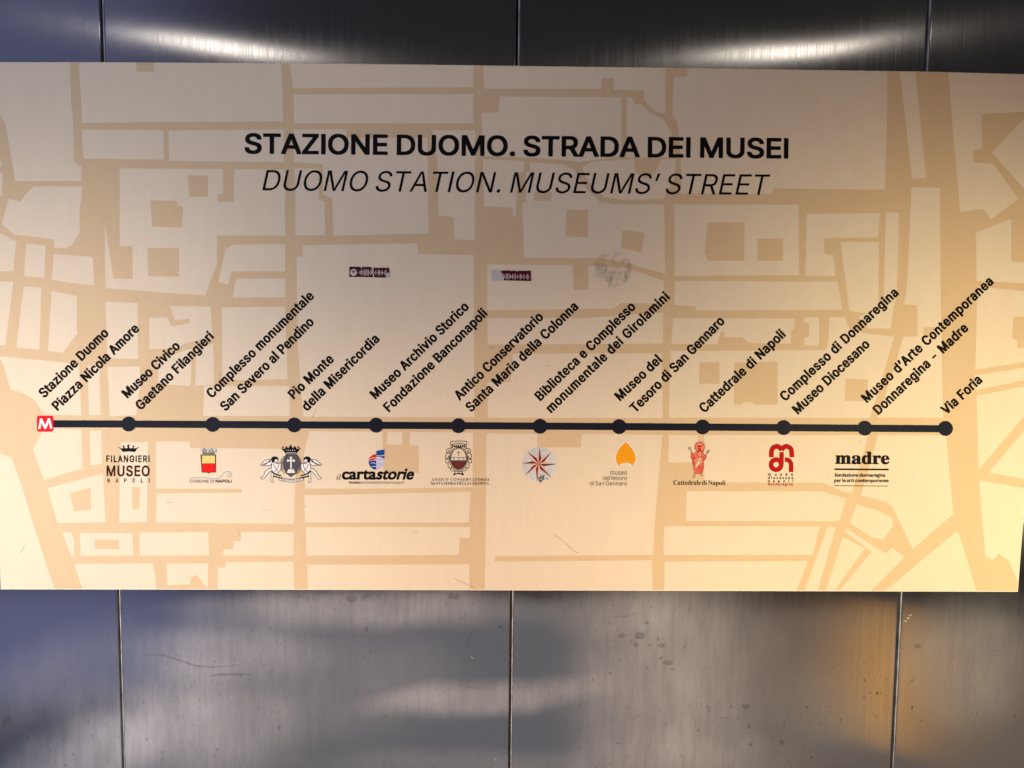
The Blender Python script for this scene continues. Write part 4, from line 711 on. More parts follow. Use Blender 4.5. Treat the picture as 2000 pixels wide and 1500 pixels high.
for cx_, cy_, rx_, ry_ in [(690, 278, 4, 6), (780, 452, 4, 6), (572, 608, 4, 6), (355, 462, 4, 5), (1058, 178, 4, 6), (1503, 85, 3, 3), (978, 275, 3, 3), (990, 300, 4, 4),
                           (870, 300, 4, 3), (285, 665, 6, 6), (698, 462, 3, 6), (1430, 180, 9, 12), (1375, 60, 26, 14), (1430, 50, 18, 9), (1775, 50, 22, 14)]:
    scr.append(fl([(cx_ + rx_ * math.cos(t) * random.uniform(.65, 1.2), cy_ + ry_ * math.sin(t) * random.uniform(.65, 1.2)) for t in [k * math.pi / 6 for k in range(12)]]))
for s_ in scr:
    flat('scrape_mark', [s_], 'steelmark', wall, 1, WALL_Y - 0.0013)
fk = frame(1300, 850, 0.35)
flat('paint_fleck', [fk([(1328, 1035), (1348, 1032), (1346, 1040), (1327, 1042)]), fk([(1345, 1018), (1358, 1014), (1362, 1024), (1350, 1028)]),
                     fk([(1355, 1003), (1375, 998), (1372, 1006), (1358, 1010)]), fl([(1838, 283), (1850, 288), (1846, 294)]), fl([(1930, 678), (1938, 682), (1932, 692)])],
     'paintmark', wall, 1, WALL_Y - 0.0013)

# ================================================================== the sign
TOP = [(-60, 120.5), (0, 121), (200, 121.2), (350, 122), (700, 124.3), (1000, 128.3), (1350, 132.6), (1810, 139.5), (2000, 144.5), (2060, 147)]
BOT = [(-10, 1151.4), (700, 1152.6), (1000, 1153.4), (1350, 1154.4), (2000, 1156.2), (2060, 1156.4)]
LEFT = [(120, -38.0), (1152, 1.0)]
RIGHT = [(147, 2054.0), (1000, 2000.2), (1156, 1988.5)]
sign = empty('map_sign', (0, 0, 0), label='long cream street map sign with a row of museum stops, mounted on the steel wall', category='sign')

def outline(ins_l, ins_t, ins_r, ins_b):
    top = [(x, interp(TOP, x) + ins_t) for x in [interp(LEFT, 120) + ins_l, 0, 200, 350, 700, 1000, 1350, 1810, 2000, interp(RIGHT, 147) - ins_r]]
    right = [(interp(RIGHT, y) - ins_r, y) for y in (600, 1000)]
    bot = [(x, interp(BOT, x) - ins_b) for x in [interp(RIGHT, 1156) - ins_r, 1350, 1000, 700, interp(LEFT, 1152) + ins_l]]
    return top + right + bot

def slab(name, poly, y0, y1, mat, parent, bevel):
    bm = bmesh.new()
    vs = [bm.verts.new(at(x, y, 0.0) + Vector((0, y1, 0))) for x, y in poly]
    f = bm.faces.new(vs)
    r = bmesh.ops.extrude_face_region(bm, geom=[f])
    nv = [e for e in r['geom'] if isinstance(e, bmesh.types.BMVert)]
    for v in nv: v.co.y = y0
    bmesh.ops.recalc_face_normals(bm, faces=bm.faces[:])
    ed = [e for e in bm.edges if abs(e.verts[0].co.y - y0) < 1e-6 and abs(e.verts[1].co.y - y0) < 1e-6]
    bmesh.ops.bevel(bm, geom=ed, offset=bevel, segments=3, affect='EDGES', profile=0.5)
    c = sum((v.co for v in bm.verts), Vector()) / len(bm.verts)
    for v in bm.verts: v.co -= c
    me = bpy.data.meshes.new(name); bm.to_mesh(me); bm.free()
    return link(name, me, mat, parent, c)
slab('sign_panel', outline(0, 0, 0, 0), 0.0, 0.005, 'edge', sign, 0.0009)
for sx_ in (-0.8, 0.0, 0.8):
    for sz_ in (1.35, 1.95):
        me, c = box_mesh('spacer', sx_ - 0.03, sx_ + 0.03, 0.0049, 0.0155, sz_ - 0.03, sz_ + 0.03)
        link('spacer', me, 'backing', sign, c)

street = flat('street_map', [outline(1.2, 0.9, 1.2, 1.9)], 'street', sign, 1)  # inset leaves a cream rim, painting the light caught by the edge

def clampb(pts):
    out = []
    for x, y in pts:
        x = max(x, interp(LEFT, y) + 1.2); x = min(x, interp(RIGHT, y) - 1.2)
        y = max(y, interp(TOP, x) + 0.9); y = min(y, interp(BOT, x) - 1.9)
        out.append((x, y))
    return out
fA, fB, fC = frame(0, 0, .35), frame(650, 0, .35), frame(1300, 0, .35)
fD, fE, fF = frame(0, 400, .35), frame(650, 400, .35), frame(1300, 400, .35)
fG, fH, fI = frame(0, 850, .35), frame(650, 850, .35), frame(1300, 850, .35)
BLOCKS = [
 (fA, [(-120,330),(390,340),(398,560),(410,700),(412,900),(425,905),(440,925),(455,925),(455,1010),(85,1010),(60,860),(30,690),(0,640),(-120,620)]),
 (fA, [(-120,850),(0,870),(10,930),(-120,940)]),
 (fA, [(-120,960),(15,965),(12,1090),(-120,1130)]),
 (fA, [(440,340),(757,340),(765,400),(858,400),(858,340),(1570,340),(1582,660),(1578,677),(455,685),(455,590),(445,450)]),
 (fA, [(458,722),(912,727),(915,890),(468,885),(458,800)]),
 (fA, [(940,728),(1585,722),(1585,905),(945,897)]),
 (fA, [(1617,345),(2644,350),(2644,487),(1635,492)]),
 (fA, [(1640,527),(2642,525),(2642,688),(1640,688)]),
 (fA, [(1640,722),(1932,722),(1932,768),(2385,770),(2392,1302),(1860,1315),(1855,1105),(1802,1085),(1802,915),(1640,905)]),
 (fA, [(1642,940),(1780,940),(1778,1110),(1812,1125),(1815,1312),(1648,1312),(1648,1000)]),
 (fB, [(558,727),(795,728),(793,1340),(678,1335),(672,1212),(590,1200),(583,860),(560,855)]),
 (fA, [(190,1040),(460,1040),(455,1100),(445,1180),(445,1300),(400,1370),(365,1385),(300,1380),(300,1335),(80,1310),(10,1250),(45,1110),(115,1125),(150,1075)]),
 (fD, [(668,-203),(668,230),(740,232),(740,415),(635,412),(605,235),(585,95),(588,465),(1145,507),(1185,400),(1212,330),(1212,172),(1592,172),(1590,-198),(1308,-198),(1305,-16),(1215,-16),(1213,-60),(1247,-63),(1245,-201)]),
 (fD, [(-120,130),(15,165),(92,205),(75,370),(-120,372)]),
 (fD, [(145,215),(255,228),(248,408),(135,398)]),
 (fD, [(300,275),(510,290),(520,300),(525,450),(395,435),(290,418)]),
 (fD, [(-120,425),(75,430),(30,785),(-120,780)]),
 (fD, [(132,455),(232,463),(220,808),(92,795)]),
 (fD, [(288,480),(430,510),(430,700),(435,715),(350,825),(268,815)]),
 (fD, [(588,540),(768,548),(772,862),(600,855)]),
 (fD, [(832,630),(932,628),(960,678),(1062,660),(1058,635),(978,645),(948,565),(1175,568),(1185,735),(1040,770),(990,800),(835,805)]),
 (fD, [(1220,430),(1258,250),(1300,222),(1592,218),(1592,372),(1295,370),(1272,445)]),
 (fD, [(1325,412),(1592,412),(1595,515),(1300,518),(1310,440)]),
 (fD, [(1238,572),(1592,568),(1605,975),(1240,978)]),
 (fD, [(890,860),(1070,800),(1065,1010),(880,1000)]),
 (fD, [(1095,790),(1190,775),(1195,1005),(1090,1008)]),
 (fD, [(598,905),(780,900),(785,990),(760,1175),(612,1178),(605,1000)]),
 (fD, [(-120,838),(0,845),(355,880),(440,890),(455,1175),(245,1170),(190,1085),(130,1050),(60,1030),(20,900),(-5,850),(-5,1005),(-120,1000)]),
 (fD, [(490,900),(555,895),(562,1172),(497,1172)]),
 (fD, [(1138,1012),(1615,1010),(1618,1178),(1135,1178)]),
 (fE, [(-167,228),(0,222),(470,215),(478,275),(785,280),(790,1185),(-165,1182),(-195,800),(-202,288),(-167,288)]),
 (fB, [(840,370),(1855,378),(1855,640),(1815,625),(1775,600),(1738,560),(1735,508),(1568,500),(1565,437),(1502,437),(1500,497),(845,495)]),
 (fB, [(930,538),(1610,543),(1612,870),(1380,905),(1310,895),(1100,880),(835,870),(832,630),(925,625)]),
 (fB, [(1642,540),(1668,545),(1690,580),(1730,585),(1760,620),(1850,670),(1885,730),(1893,760),(1893,878),(1640,880)]),
 (fB, [(838,888),(1068,898),(1065,960),(1030,970),(1022,1205),(1008,1210),(1003,1160),(845,1150)]),
 (fB, [(1100,905),(1290,918),(1345,945),(1385,1010),(1430,1070),(1490,1125),(1560,1140),(1850,1140),(1855,1528),(1650,1470),(1500,1440),(1068,1440),(1058,1135),(1078,1130),(1078,960),(1100,955)]),
 (fB, [(1390,935),(1450,900),(1683,888),(1690,955),(1740,1000),(1800,960),(1835,888),(1910,888),(1915,930),(1905,1000),(1845,1112),(1600,1115),(1510,1095),(1455,1050),(1410,985)]),
 (fC, [(122,380),(1238,395),(1235,720),(1222,1058),(600,1052),(595,1082),(85,1080),(88,960),(75,760),(60,670),(38,640),(45,430),(120,428)]),
 (fC, [(48,1140),(742,1142),(745,1535),(50,1540)]),
 (fC, [(1305,400),(1393,400),(1455,990),(1375,1000),(1330,600)]),
 (fC, [(1578,395),(2100,400),(2100,600),(1990,625),(1765,635),(1765,830),(1715,840),(1718,905),(1830,915),(1968,1110),(1815,1225),(1780,1175),(1765,1165),(1645,1185),(1605,760)]),
 (fC, [(2160,500),(2000,660),(1820,850),(2000,1055),(2160,1230)]),
 (fF, [(1372,-98),(1530,-95),(1535,500),(1548,1187),(1182,1187),(1280,900),(1325,735),(1405,735),(1405,560),(1333,555),(1350,400)]),
 (fC, [(787,1192),(1195,1190),(1188,1325),(885,1328),(885,1413),(935,1425),(948,1540),(778,1538)]),
 (fF, [(1228,40),(1305,45),(1290,480),(1255,690),(1130,690),(1075,625),(1215,560)]),
 (fF, [(975,207),(1190,207),(1188,560),(1180,600),(1100,605),(1025,590),(1000,400)]),
 (fF, [(50,425),(960,428),(985,585),(170,590),(165,565),(48,560)]),
 (fF, [(42,632),(720,635),(718,690),(700,700),(698,775),(465,772),(430,740),(330,738),(325,705),(310,705),(288,778),(32,776)]),
 (fF, [(770,628),(858,625),(855,785),(772,785),(772,740),(800,735),(800,660),(768,655)]),
 (fF, [(915,625),(1000,628),(1030,700),(1130,720),(1275,735),(1200,1000),(1140,1190),(18,1187),(28,815),(890,810),(905,780)]),
 (fF, [(1732,155),(1935,75),(1930,315),(2100,330),(2100,440),(1735,425)]),
 (fF, [(1738,455),(2100,490),(2100,620),(1940,625),(1932,745),(1965,760),(1960,800),(2100,800),(2100,870),(1728,920)]),
 (fF, [(1725,952),(2100,902),(2100,970),(1728,1035)]),
 (fF, [(1735,1065),(2100,1005),(2100,1140),(1745,1480)]),
 (fI, [(1805,208),(2100,-60),(2100,245)]),
 (fI, [(1748,252),(2100,295),(2100,820),(1915,700),(1855,660),(1830,695),(1785,675),(1775,560)]),
 (fG, [(-60,90),(0,100),(65,125),(130,310),(200,540),(245,680),(305,875),(-60,875)]),
 (fG, [(245,-40),(455,-30),(460,185),(245,250),(185,80)]),
 (fG, [(503,-25),(565,-28),(570,160),(505,170)]),
 (fG, [(265,295),(575,215),(590,485),(320,490)]),
 (fG, [(675,40),(825,38),(820,485),(665,487),(668,300)]),
 (fG, [(870,35),(1058,35),(1062,72),(1655,75),(1640,495),(870,485),(875,325),(1348,320),(1348,300),(870,298)]),
 (fH, [(-130,-22),(277,-20),(282,205),(480,210),(480,58),(430,56),(430,-18),(783,-15),(780,290),(300,298),(-155,298),(-160,100)]),
 (fH, [(305,-20),(388,-20),(388,52),(302,52)]),
 (fH, [(-160,335),(100,330),(770,315),(758,487),(-155,487)]),
 (fH, [(-150,512),(765,512),(765,572),(708,575),(702,668),(-148,672)]),
 (fH, [(-142,722),(760,720),(765,875),(-140,875)]),
 (fG, [(445,545),(740,548),(745,672),(450,672)]),
 (fG, [(345,540),(395,542),(412,580),(415,672),(398,672)]),
 (fG, [(780,543),(1162,540),(1167,670),(780,672)]),
 (fG, [(1345,540),(1640,540),(1638,672),(1245,672),(1248,638),(1300,635),(1305,592),(1345,590)]),
 (fG, [(412,718),(855,715),(875,875),(460,875)]),
 (fG, [(930,716),(1162,716),(1160,860),(1100,780),(1065,790),(1060,830),(935,838)]),
 (fG, [(1262,708),(1638,705),(1642,875),(1215,875),(1215,740),(1258,738)]),
 (fH, [(858,-10),(1140,-8),(1142,68),(1385,68),(1388,-8),(1840,-2),(1805,380),(1785,668),(905,675),(905,705),(1780,698),(1785,875),(848,875),(855,400)]),
 (fI, [(18,-2),(180,0),(182,150),(15,153)]),
 (fI, [(215,-2),(1128,0),(1105,100),(1040,318),(1000,318),(880,265),(215,262)]),
 (fI, [(118,312),(870,312),(1008,355),(970,480),(112,478)]),
 (fI, [(-8,508),(860,508),(820,668),(-12,668)]),
 (fI, [(-5,705),(795,702),(730,875),(-8,875)]),
 (fI, [(905,510),(950,512),(850,875),(775,875)]),
 (fI, [(988,568),(1112,632),(945,868),(895,868)]),
 (fI, [(1008,520),(1228,663),(1262,627),(1335,680),(1148,875),(970,875),(1150,650),(1003,540)]),
 (fI, [(1065,385),(1185,420),(1265,465),(1270,500),(1215,585),(1150,570),(1030,490)]),
 (fI, [(1185,0),(1565,0),(1605,440),(1380,635),(1265,400),(1235,375),(1090,335)]),
 (fI, [(1620,540),(1635,545),(1735,875),(1225,875)]),
 (fE, [(862,332),(1340,337),(1345,475),(1425,475),(1425,340),(1500,342),(1640,352),(1850,425),(1848,550),(1610,548),(1565,580),(862,588)]),
 (fE, [(862,632),(1400,632),(1700,610),(1845,600),(1843,775),(865,780)]),
 (fE, [(1005,830),(1835,828),(1842,1190),(865,1188),(862,992),(992,990)]),
]
for i, (f, p) in enumerate(BLOCKS):
    flat('map_block', [clampb(f(p))], 'block', street, 3 + (i % 8) * 0.06)
YARDS = [
 (fA, [(1048,978),(1160,980),(1160,1100),(1055,1098)]),
 (fA, [(838,1117),(985,1122),(990,1140),(1020,1155),(1015,1270),(850,1265)]),
 (fD, [(822,240),(998,243),(998,400),(828,398)]),
 (fB, [(1305,1170),(1425,1172),(1422,1325),(1298,1318)]),
 (fB, [(1618,1285),(1660,1288),(1740,1300),(1722,1410),(1607,1380)]),
 (fB, [(1125,1070),(1222,1072),(1218,1122),(1122,1120)]),
 (fC, [(235,1240),(440,1240),(438,1455),(240,1455),(218,1410)]),
 (fC, [(512,1332),(655,1332),(655,1455),(512,1455)]),
 (fC, [(1930,1215),(2100,1150),(2100,1470),(1930,1455)]),
 (fF, [(190,880),(300,880),(300,1000),(187,998)]),
 (fF, [(385,880),(450,880),(450,900),(500,900),(500,878),(625,875),(625,1115),(490,1115),(485,1100),(430,1105),(425,1115),(382,1115)]),
 (fF, [(1008,970),(1130,975),(1125,1095),(1000,1095)]),
 (fF, [(1440,684),(1500,684),(1500,735),(1440,735)]),
 (fG, [(390,325),(505,290),(507,415),(415,425)]),
 (fG, [(735,290),(778,290),(778,410),(740,415)]),
 (fG, [(528,583),(665,585),(665,637),(530,635)]),
 (fE, [(1345,340),(1425,340),(1425,475),(1345,475)]),
]
for f, p in YARDS:
    flat('map_courtyard', [clampb(f(p))], 'street', street, 6)

GR = 9          # layer of the printed graphics
flat('title', text('STAZIONE DUOMO. STRADA DEI MUSEI', 'bold', (477.5, 300.3), (1539.8, 309.9), 40.3, space=270), 'black', sign, GR,
     label='bold black capital title line across the upper middle of the sign')
flat('subtitle', text('DUOMO STATION. MUSEUMS’ STREET', 'reg', (512, 371.9), (1496, 380.8), 40.0, shear=0.21, space=290), 'black', sign, GR,
     label='slanted thin black capital line under the title')

# ------------------------------------------------------------------ route
DOTS = [(251.3, 828.2), (415.5, 829), (574.8, 830), (734.7, 830.5), (895.5, 831.5), (1054.8, 832.6), (1209.3, 833.3), (1372.4, 834), (1530.8, 835.1), (1689.2, 836.3), (1846.7, 836.9)]
route = flat('route_line', [ribbon([(103, 827.8), (251, 828.2), (574, 829.9), (895, 831.4), (1209, 833.2), (1530, 835.3), (1846, 837.6)], 13.9)], 'navy', sign, GR)
for x, y in DOTS:
    flat('station_dot', [circle(x, y, 14.6, 40)], 'navy', sign, GR + 2)
def rrect(x0, y0, x1, y1, r, n=5):
    out = []
    for cx, cy, a in ((x1 - r, y0 + r, -90), (x1 - r, y1 - r, 0), (x0 + r, y1 - r, 90), (x0 + r, y0 + r, 180)):
        for i in range(n + 1):
            t = D(a + 90 * i / n); out.append((cx + r * math.cos(t), cy + r * math.sin(t)))
    return out
z4 = frame(50, 790, .15)
metro = flat('metro_symbol', [rrect(72, 811.9, 104.2, 843.2, 4.2)], 'red', sign, GR + 2)
flat('letter', [z4([(163, 318), (190, 182), (214, 182), (255, 268), (292, 178), (318, 178), (348, 312), (322, 318), (302, 238), (266, 318), (246, 318), (208, 240), (192, 318)])],
     'white', metro, GR + 4)

NAMES = [
 [('Stazione Duomo', (248,1081), (611,722)), ('Piazza Nicola Amore', (322,1152), (782,697))],
 [('Museo Civico', (712,1083), (1010,795)), ('Gaetano Filangieri', (787,1150), (1198,740))],
 [('Complesso monumentale', (1183,1083), (1757,515)), ('San Severo al Pendino', (1260,1155), (1757,660))],
 [('Pio Monte', (1640,1088), (1868,868)), ('della Misericordia', (1714,1155), (2122,755))],
 [('Museo Archivio Storico', (2097,1088), (2622,575)), ('Fondazione Banconapoli', (2172,1160), (2725,612))],
 [('Antico Conservatorio', (2565,1095), (3037,632)), ('Santa Maria della Colonna', (2630,1160), (3232,575))],
 [('Biblioteca e Complesso', (3017,1098), (3552,575)), ('monumentale dei Girolamini', (3077,1165), (3742,520))],
 [('Museo del', (3462,1098), (3699,872)), ('Tesoro di San Gennaro', (3547,1165), (4049,655))],
 [('Cattedrale di Napoli', (3932,1165), (4389,730))],
 [('Complesso di Donnaregina', (4383,1100), (5019,498)), ('Museo Diocesano', (4454,1172), (4859,785))],
 [('Museo d’Arte Contemporanea', (4839,1108), (5549,435)), ('Donnaregina - Madre', (4904,1175), (5409,695))],
 [('Via Foria', (5282,1175), (5486,985))],
]
zN = frame(0, 400, .35)
for grp in NAMES:
    sh = []
    for s, a, b in grp:
        (A,), (B,) = zN([a]), zN([b])
        sh += text(s, 'cond', A, B, 19.6, space=250, track='fit', xs=1.13)
    flat('station_name', sh, 'black', sign, GR)

# ------------------------------------------------------------------ logos
def logo(shapes, mat, label):
    return flat('museum_logo', shapes, mat, sign, GR + 1, label=label)

# crown and lettering
o = logo([z4([(1200,557),(1225,560),(1240,572),(1255,568),(1270,575),(1272,560),(1260,548),(1275,530),(1290,548),(1282,562),(1300,570),(1325,568),(1330,552),(1318,538),(1338,518),(1356,538),(1345,552),(1350,568),(1375,570),(1397,562),(1390,548),(1402,530),(1420,546),(1406,560),(1408,575),(1425,568),(1440,572),(1455,560),(1480,555),(1450,580),(1425,618),(1340,612),(1262,618),(1240,580)])]
         + text('FILANGIERI', 'bold', (207.3, 902.9), (291.8, 902.9), 13.4, track='fit', xs=0.80), 'black', 'black crown over narrow capitals, far left logo')
flat('lettering', text('MUSEO', 'bold', (208.0, 930.3), (292.2, 930.3), 21.0, track='fit', xs=0.84), 'maroon', o, GR + 1)
nap = []
for ch, cx in zip('NAPOLI', (1080, 1188, 1298, 1405, 1515, 1610)):
    w = 30 if ch != 'I' else 8
    A, B = z4([(cx - w / 2, 1017)])[0], z4([(cx + w / 2, 1017)])[0]
    nap += text(ch, 'bold', A, B, 8.4)
flat('lettering', nap, 'greytext', o, GR + 1)

# city arms
z5 = frame(350, 790, .15)
o = logo([z5([(278,652),(480,652),(478,878),(468,886),(410,887),(385,899),(360,887),(300,886),(291,878)])], 'black', 'small yellow and red shield under a grey mural crown')
flat('shield', [z5([(297,664),(467,664),(467,766),(297,766)])], 'yellow', o, GR + 3)
flat('shield', [z5([(297,768),(470,768),(469,874),(410,878),(386,889),(362,878),(300,876)])], 'shieldred', o, GR + 3)
cr = [z5([(300,620),(470,620),(462,650),(304,650)])]
cr2 = []
for i, x in enumerate((278, 318, 362, 408, 448)):
    lean = (i - 2) * 3
    (cr if i % 2 else cr2).append(z5([(x + lean, 572), (x + 26 + lean, 565), (x + 26, 622), (x + 2, 624)]))
    cr2.append(z5([(x + 14 + lean, 575), (x + 24 + lean, 575), (x + 20, 618), (x + 12, 618)]))
    cr.append(z5([(x + 22, 585), (x + 40, 585), (x + 40, 624), (x + 22, 624)]))
flat('crown', cr, 'grey', o, GR + 3)
flat('crown', cr2, 'lightgrey', o, GR + 4)
flat('wave', [ribbon(smooth(z5([(137,957),(300,953),(430,963),(500,962),(545,938),(580,895),(620,872),(660,880),(682,915),(668,945),(640,942),(634,918),(652,905),(662,918)])), 1.1)], 'paleblue', o, GR + 2)
flat('lettering', text('COMUNE DI', 'reg', (370.6, 942.8), (417.6, 942.8), 6.0, space=240) + text('NAPOLI', 'bold', (421, 942.8), (452.3, 942.8), 6.0), 'black', o, GR + 2)

# winged children holding a dark shield
def mir(pts, c=1455): return [(2 * c - x, y) for x, y in pts]
wing = [(1060,792),(1085,760),(1120,728),(1165,718),(1205,716),(1212,745),(1190,790),(1140,795)]
torso = [(1205,770),(1225,745),(1262,752),(1290,770),(1320,760),(1335,790),(1318,850),(1290,885),(1262,905),(1225,880),(1200,860),(1150,905),(1110,960),(1080,972),(1062,955),(1100,925),(1118,880),(1165,835),(1198,830)]
leg2 = [(1195,880),(1230,895),(1222,930),(1218,985),(1230,1010),(1205,1015),(1192,975),(1200,930)]
face = circle(1262, 735, 30, 16, 36)
hair = circle(1238, 715, 42, 18, 30)
arm = [(1270,760),(1300,765),(1322,800),(1318,855),(1295,870),(1282,830)]
sides = []
for fn in (lambda p: p, mir):
    sides.append(fn)
dark, light, dark2 = [], [], []
for fn in sides:
    for shp, w in ((wing, 12), (torso, 13), (leg2, 10)):
        light.append(z5(fn(smooth(shp, 4, True))))
        dark.append(ribbon(z5(fn(smooth(shp, 4, True))), w * .15 * .6, True))
    dark.append(z5(fn(smooth([(1196,712),(1208,688),(1240,676),(1275,684),(1292,706),(1280,722),(1262,712),(1244,722),(1240,748),(1222,758),(1204,742)], 4, True))))
    light.append(z5(fn(circle(1266, 734, 27, 16, 34))))
    dark.append(ribbon(z5(fn(smooth([(1244,756),(1262,770),(1285,760),(1294,735),(1288,712)], 4))), .9))
    dark.append(ribbon(z5(fn([(1268,730),(1282,731)])), 1.0)); dark.append(ribbon(z5(fn([(1272,752),(1284,750)])), .8))
    for k in range(4):
        dark.append(ribbon(z5(fn(smooth([(1075 + 16 * k, 790 - 2 * k), (1130 + 10 * k, 765 - 6 * k), (1190, 745 - 8 * k)], 4))), .9))
    dark.append(ribbon(z5(fn(smooth([(1225,775),(1255,830),(1290,872)], 4))), 1.0))
    dark.append(ribbon(z5(fn(smooth([(1300,765),(1285,820),(1262,850),(1240,880)], 4))), 1.0))
    dark.append(ribbon(z5(fn(smooth([(1200,870),(1240,902),(1330,930)], 4))), 2.4))
    dark.append(ribbon(z5(fn(smooth([(1225,930),(1290,948),(1345,965)], 4))), 2.0))
    for k in range(5):
        dark.append(ribbon(z5(fn([(1225 + 26 * k, 925 + 6 * k), (1240 + 26 * k, 950 + 5 * k)])), 1.2))
    # ornate rim of the shield
    for k in range(9):
        y = 690 + 25 * k
        xx = 1345 + (18 if k in (0, 8) else 0) - 5 * math.sin(k * .5) * 2
        dark.append(ribbon(z5(fn(circle(xx - 4, y, 11, 8))), .8, True))
light.append(z5(smooth([(1330,955),(1455,975),(1582,955),(1612,985),(1455,1012),(1305,985)], 4, True)))
dark.append(ribbon(z5(smooth([(1330,955),(1455,975),(1582,955),(1612,985),(1455,1012),(1305,985)], 4, True)), 1.0, True))
for k, x in enumerate(range(1335, 1585, 17)):
    y = 990 - abs(x - 1455) * .10
    dark.append(ribbon(z5([(x, y - 12), (x + (5 if k % 2 else 0), y + 12)]), 1.1))
dark.append(z5([(1320,566),(1372,578),(1392,548),(1420,572),(1450,524),(1480,572),(1512,546),(1532,580),(1586,568),(1540,622),(1520,640),(1385,640),(1372,620)]))
for x in (1352, 1398, 1450, 1502, 1552): dark.append(z5(circle(x, 556 if x != 1450 else 540, 12, 10)))
o = logo(dark, 'black', 'two winged children holding a dark shield under a crown')
flat('figures', light, 'white', o, GR)
flat('shield', [z5([(1390,645),(1530,645),(1562,690),(1575,760),(1555,840),(1525,900),(1455,948),(1390,900),(1360,845),(1345,760),(1362,690)])], 'slate', o, GR + 5)
flat('cross', [z5([(1436,682),(1474,682),(1464,712),(1464,722),(1506,714),(1506,748),(1464,738),(1464,832),(1446,832),(1446,738),(1404,748),(1404,714),(1446,722),(1446,712)])]
     + [z5([(x, y + 20), (x, y), (x + 12, y - 12), (x + 24, y), (x + 24, y + 20)]) for x, y in ((1443, 845), (1417, 850), (1469, 850), (1406, 872), (1431, 872), (1456, 872), (1481, 872))]
     + [ribbon(z5([(1396,626),(1520,626)]), .8)] + [z5(circle(x, 596, 6, 8)) for x in (1400, 1425, 1450, 1475, 1500)], 'white', o, GR + 6)

# red, blue and lilac emblem over slanted lettering
z6 = frame(630, 790, .175)
o = logo(text('il', 'seri', (657.0, 936.6), (666.2, 936.6), 14.5)
         + text('carta', 'humb', (667.2, 936.8), (734.8, 936.8), 23.0, shear=0.05, xs=.78)
         + text('storie', 'humb', (733.8, 936.8), (806.5, 936.8), 23.0, shear=0.26, xs=.78), 'black', 'black slanted lettering under a red and blue emblem')
flat('emblem', [z6([(600,516),(692,504),(692,600),(640,590),(600,582)]), z6([(514,634),(598,622),(597,730),(556,718),(528,690),(514,655)])], 'blue', o, GR + 1)
flat('emblem', [z6([(516,596),(560,562),(600,552),(598,604),(560,624),(514,630)])], 'brickred', o, GR + 1)
flat('emblem', [z6([(600,602),(690,604),(684,662),(655,706),(600,732)])], 'lilac', o, GR + 1)
flat('emblem', [ribbon(smooth(z6([(518,612),(560,596),(596,592)])), 1.0), ribbon(smooth(z6([(602,570),(640,575),(690,566)])), 1.2), ribbon(smooth(z6([(540,658),(560,650),(590,660)])), 1.0),
                ribbon(smooth(z6([(604,632),(640,640),(686,630)])), 1.2), ribbon(smooth(z6([(545,700),(570,690),(594,694)])), .9)], 'white', o, GR + 4)
flat('lettering', text('museo', 'hum', (681.0, 944.8), (704.8, 944.8), 6.2) + text('archiviostoricobanconapoli', 'reg', (705.5, 944.8), (788.3, 944.8), 5.6, shear=.15), 'greytext', o, GR + 1)

# oval arms, lower half dark red
s7 = []
ell = circle(1518, 605, 96, 40, 128)
s7 += [ribbon(z6(circle(1518, 605, 102, 44, 132)), .9, True), ribbon(z6(circle(1518, 605, 88, 44, 118)), 1.5, True)]
s7 += [ribbon(z6([(1430, 592), (1606, 592)]), .9), ribbon(z6([(1430, 622), (1606, 622)]), .9)]
for x in (1458, 1470, 1512, 1524, 1566, 1578): s7.append(ribbon(z6([(x - 4, 598), (x + 4, 616)]), .9))
s7 += [ribbon(z6([(1518, 520), (1518, 574)]), .9), ribbon(z6([(1497, 538), (1540, 538)]), .9)]
s7 += [ribbon(smooth(z6([(1424,416),(1432,445),(1436,486),(1460,470),(1518,482),(1575,470),(1600,486),(1606,445),(1614,416)])), 1.3)]
s7 += [ribbon(z6([(1424,418),(1440,408),(1452,418),(1470,406),(1486,415),(1502,404),(1518,412),(1534,403),(1550,414),(1568,405),(1584,416),(1600,408),(1616,418)]), 1.1)]
s7 += [ribbon(smooth(z6([(1432,452),(1470,440),(1518,436),(1566,440),(1606,452)])), 1.2)]
for k in range(7): s7.append(z6(circle(1452 + 22 * k, 462, 9, 8, 12)))
for fn in (lambda p: p, lambda p: mir(p, 1518)):
    s7.append(ribbon(smooth(z6(fn([(1436,500),(1412,490),(1388,505),(1385,530),(1405,540),(1420,528),(1412,514),(1400,520)]))), 1.3))
    s7.append(ribbon(smooth(z6(fn([(1420,545),(1392,545),(1372,570),(1378,598),(1402,602),(1412,586),(1398,575)]))), 1.3))
    s7.append(ribbon(smooth(z6(fn([(1412,612),(1380,612),(1372,640),(1392,655),(1410,645),(1404,630)]))), 1.3))
    s7.append(ribbon(smooth(z6(fn([(1405,660),(1400,690),(1425,715),(1442,705),(1436,690)]))), 1.2))
    s7.append(ribbon(smooth(z6(fn([(1415,700),(1435,735),(1465,742),(1480,752)]))), 1.2))
    s7.append(ribbon(smooth(z6(fn([(1518,748),(1490,745),(1476,765),(1490,775),(1518,762)]))), 1.4))
    s7.append(z6(fn(circle(1472, 780, 12, 10)))); s7.append(ribbon(smooth(z6(fn([(1480,770),(1500,778),(1518,768)]))), 1.2))
    s7.append(ribbon(smooth(z6(fn([(1450,470),(1440,520),(1424,570),(1424,640),(1446,700),(1480,735)]))), .7))
o = logo(s7, 'black', 'black ornate oval crest with a dark red lower half')
low = [(x, y) for x, y in circle(1518, 605, 84, 60, 114) if y > 626]
flat('crest_field', [z6(low)], 'darkred', o, GR + 3)
flat('crest_field', [z6([(1432,594),(1604,594),(1604,620),(1432,620)])], 'white', o, GR)
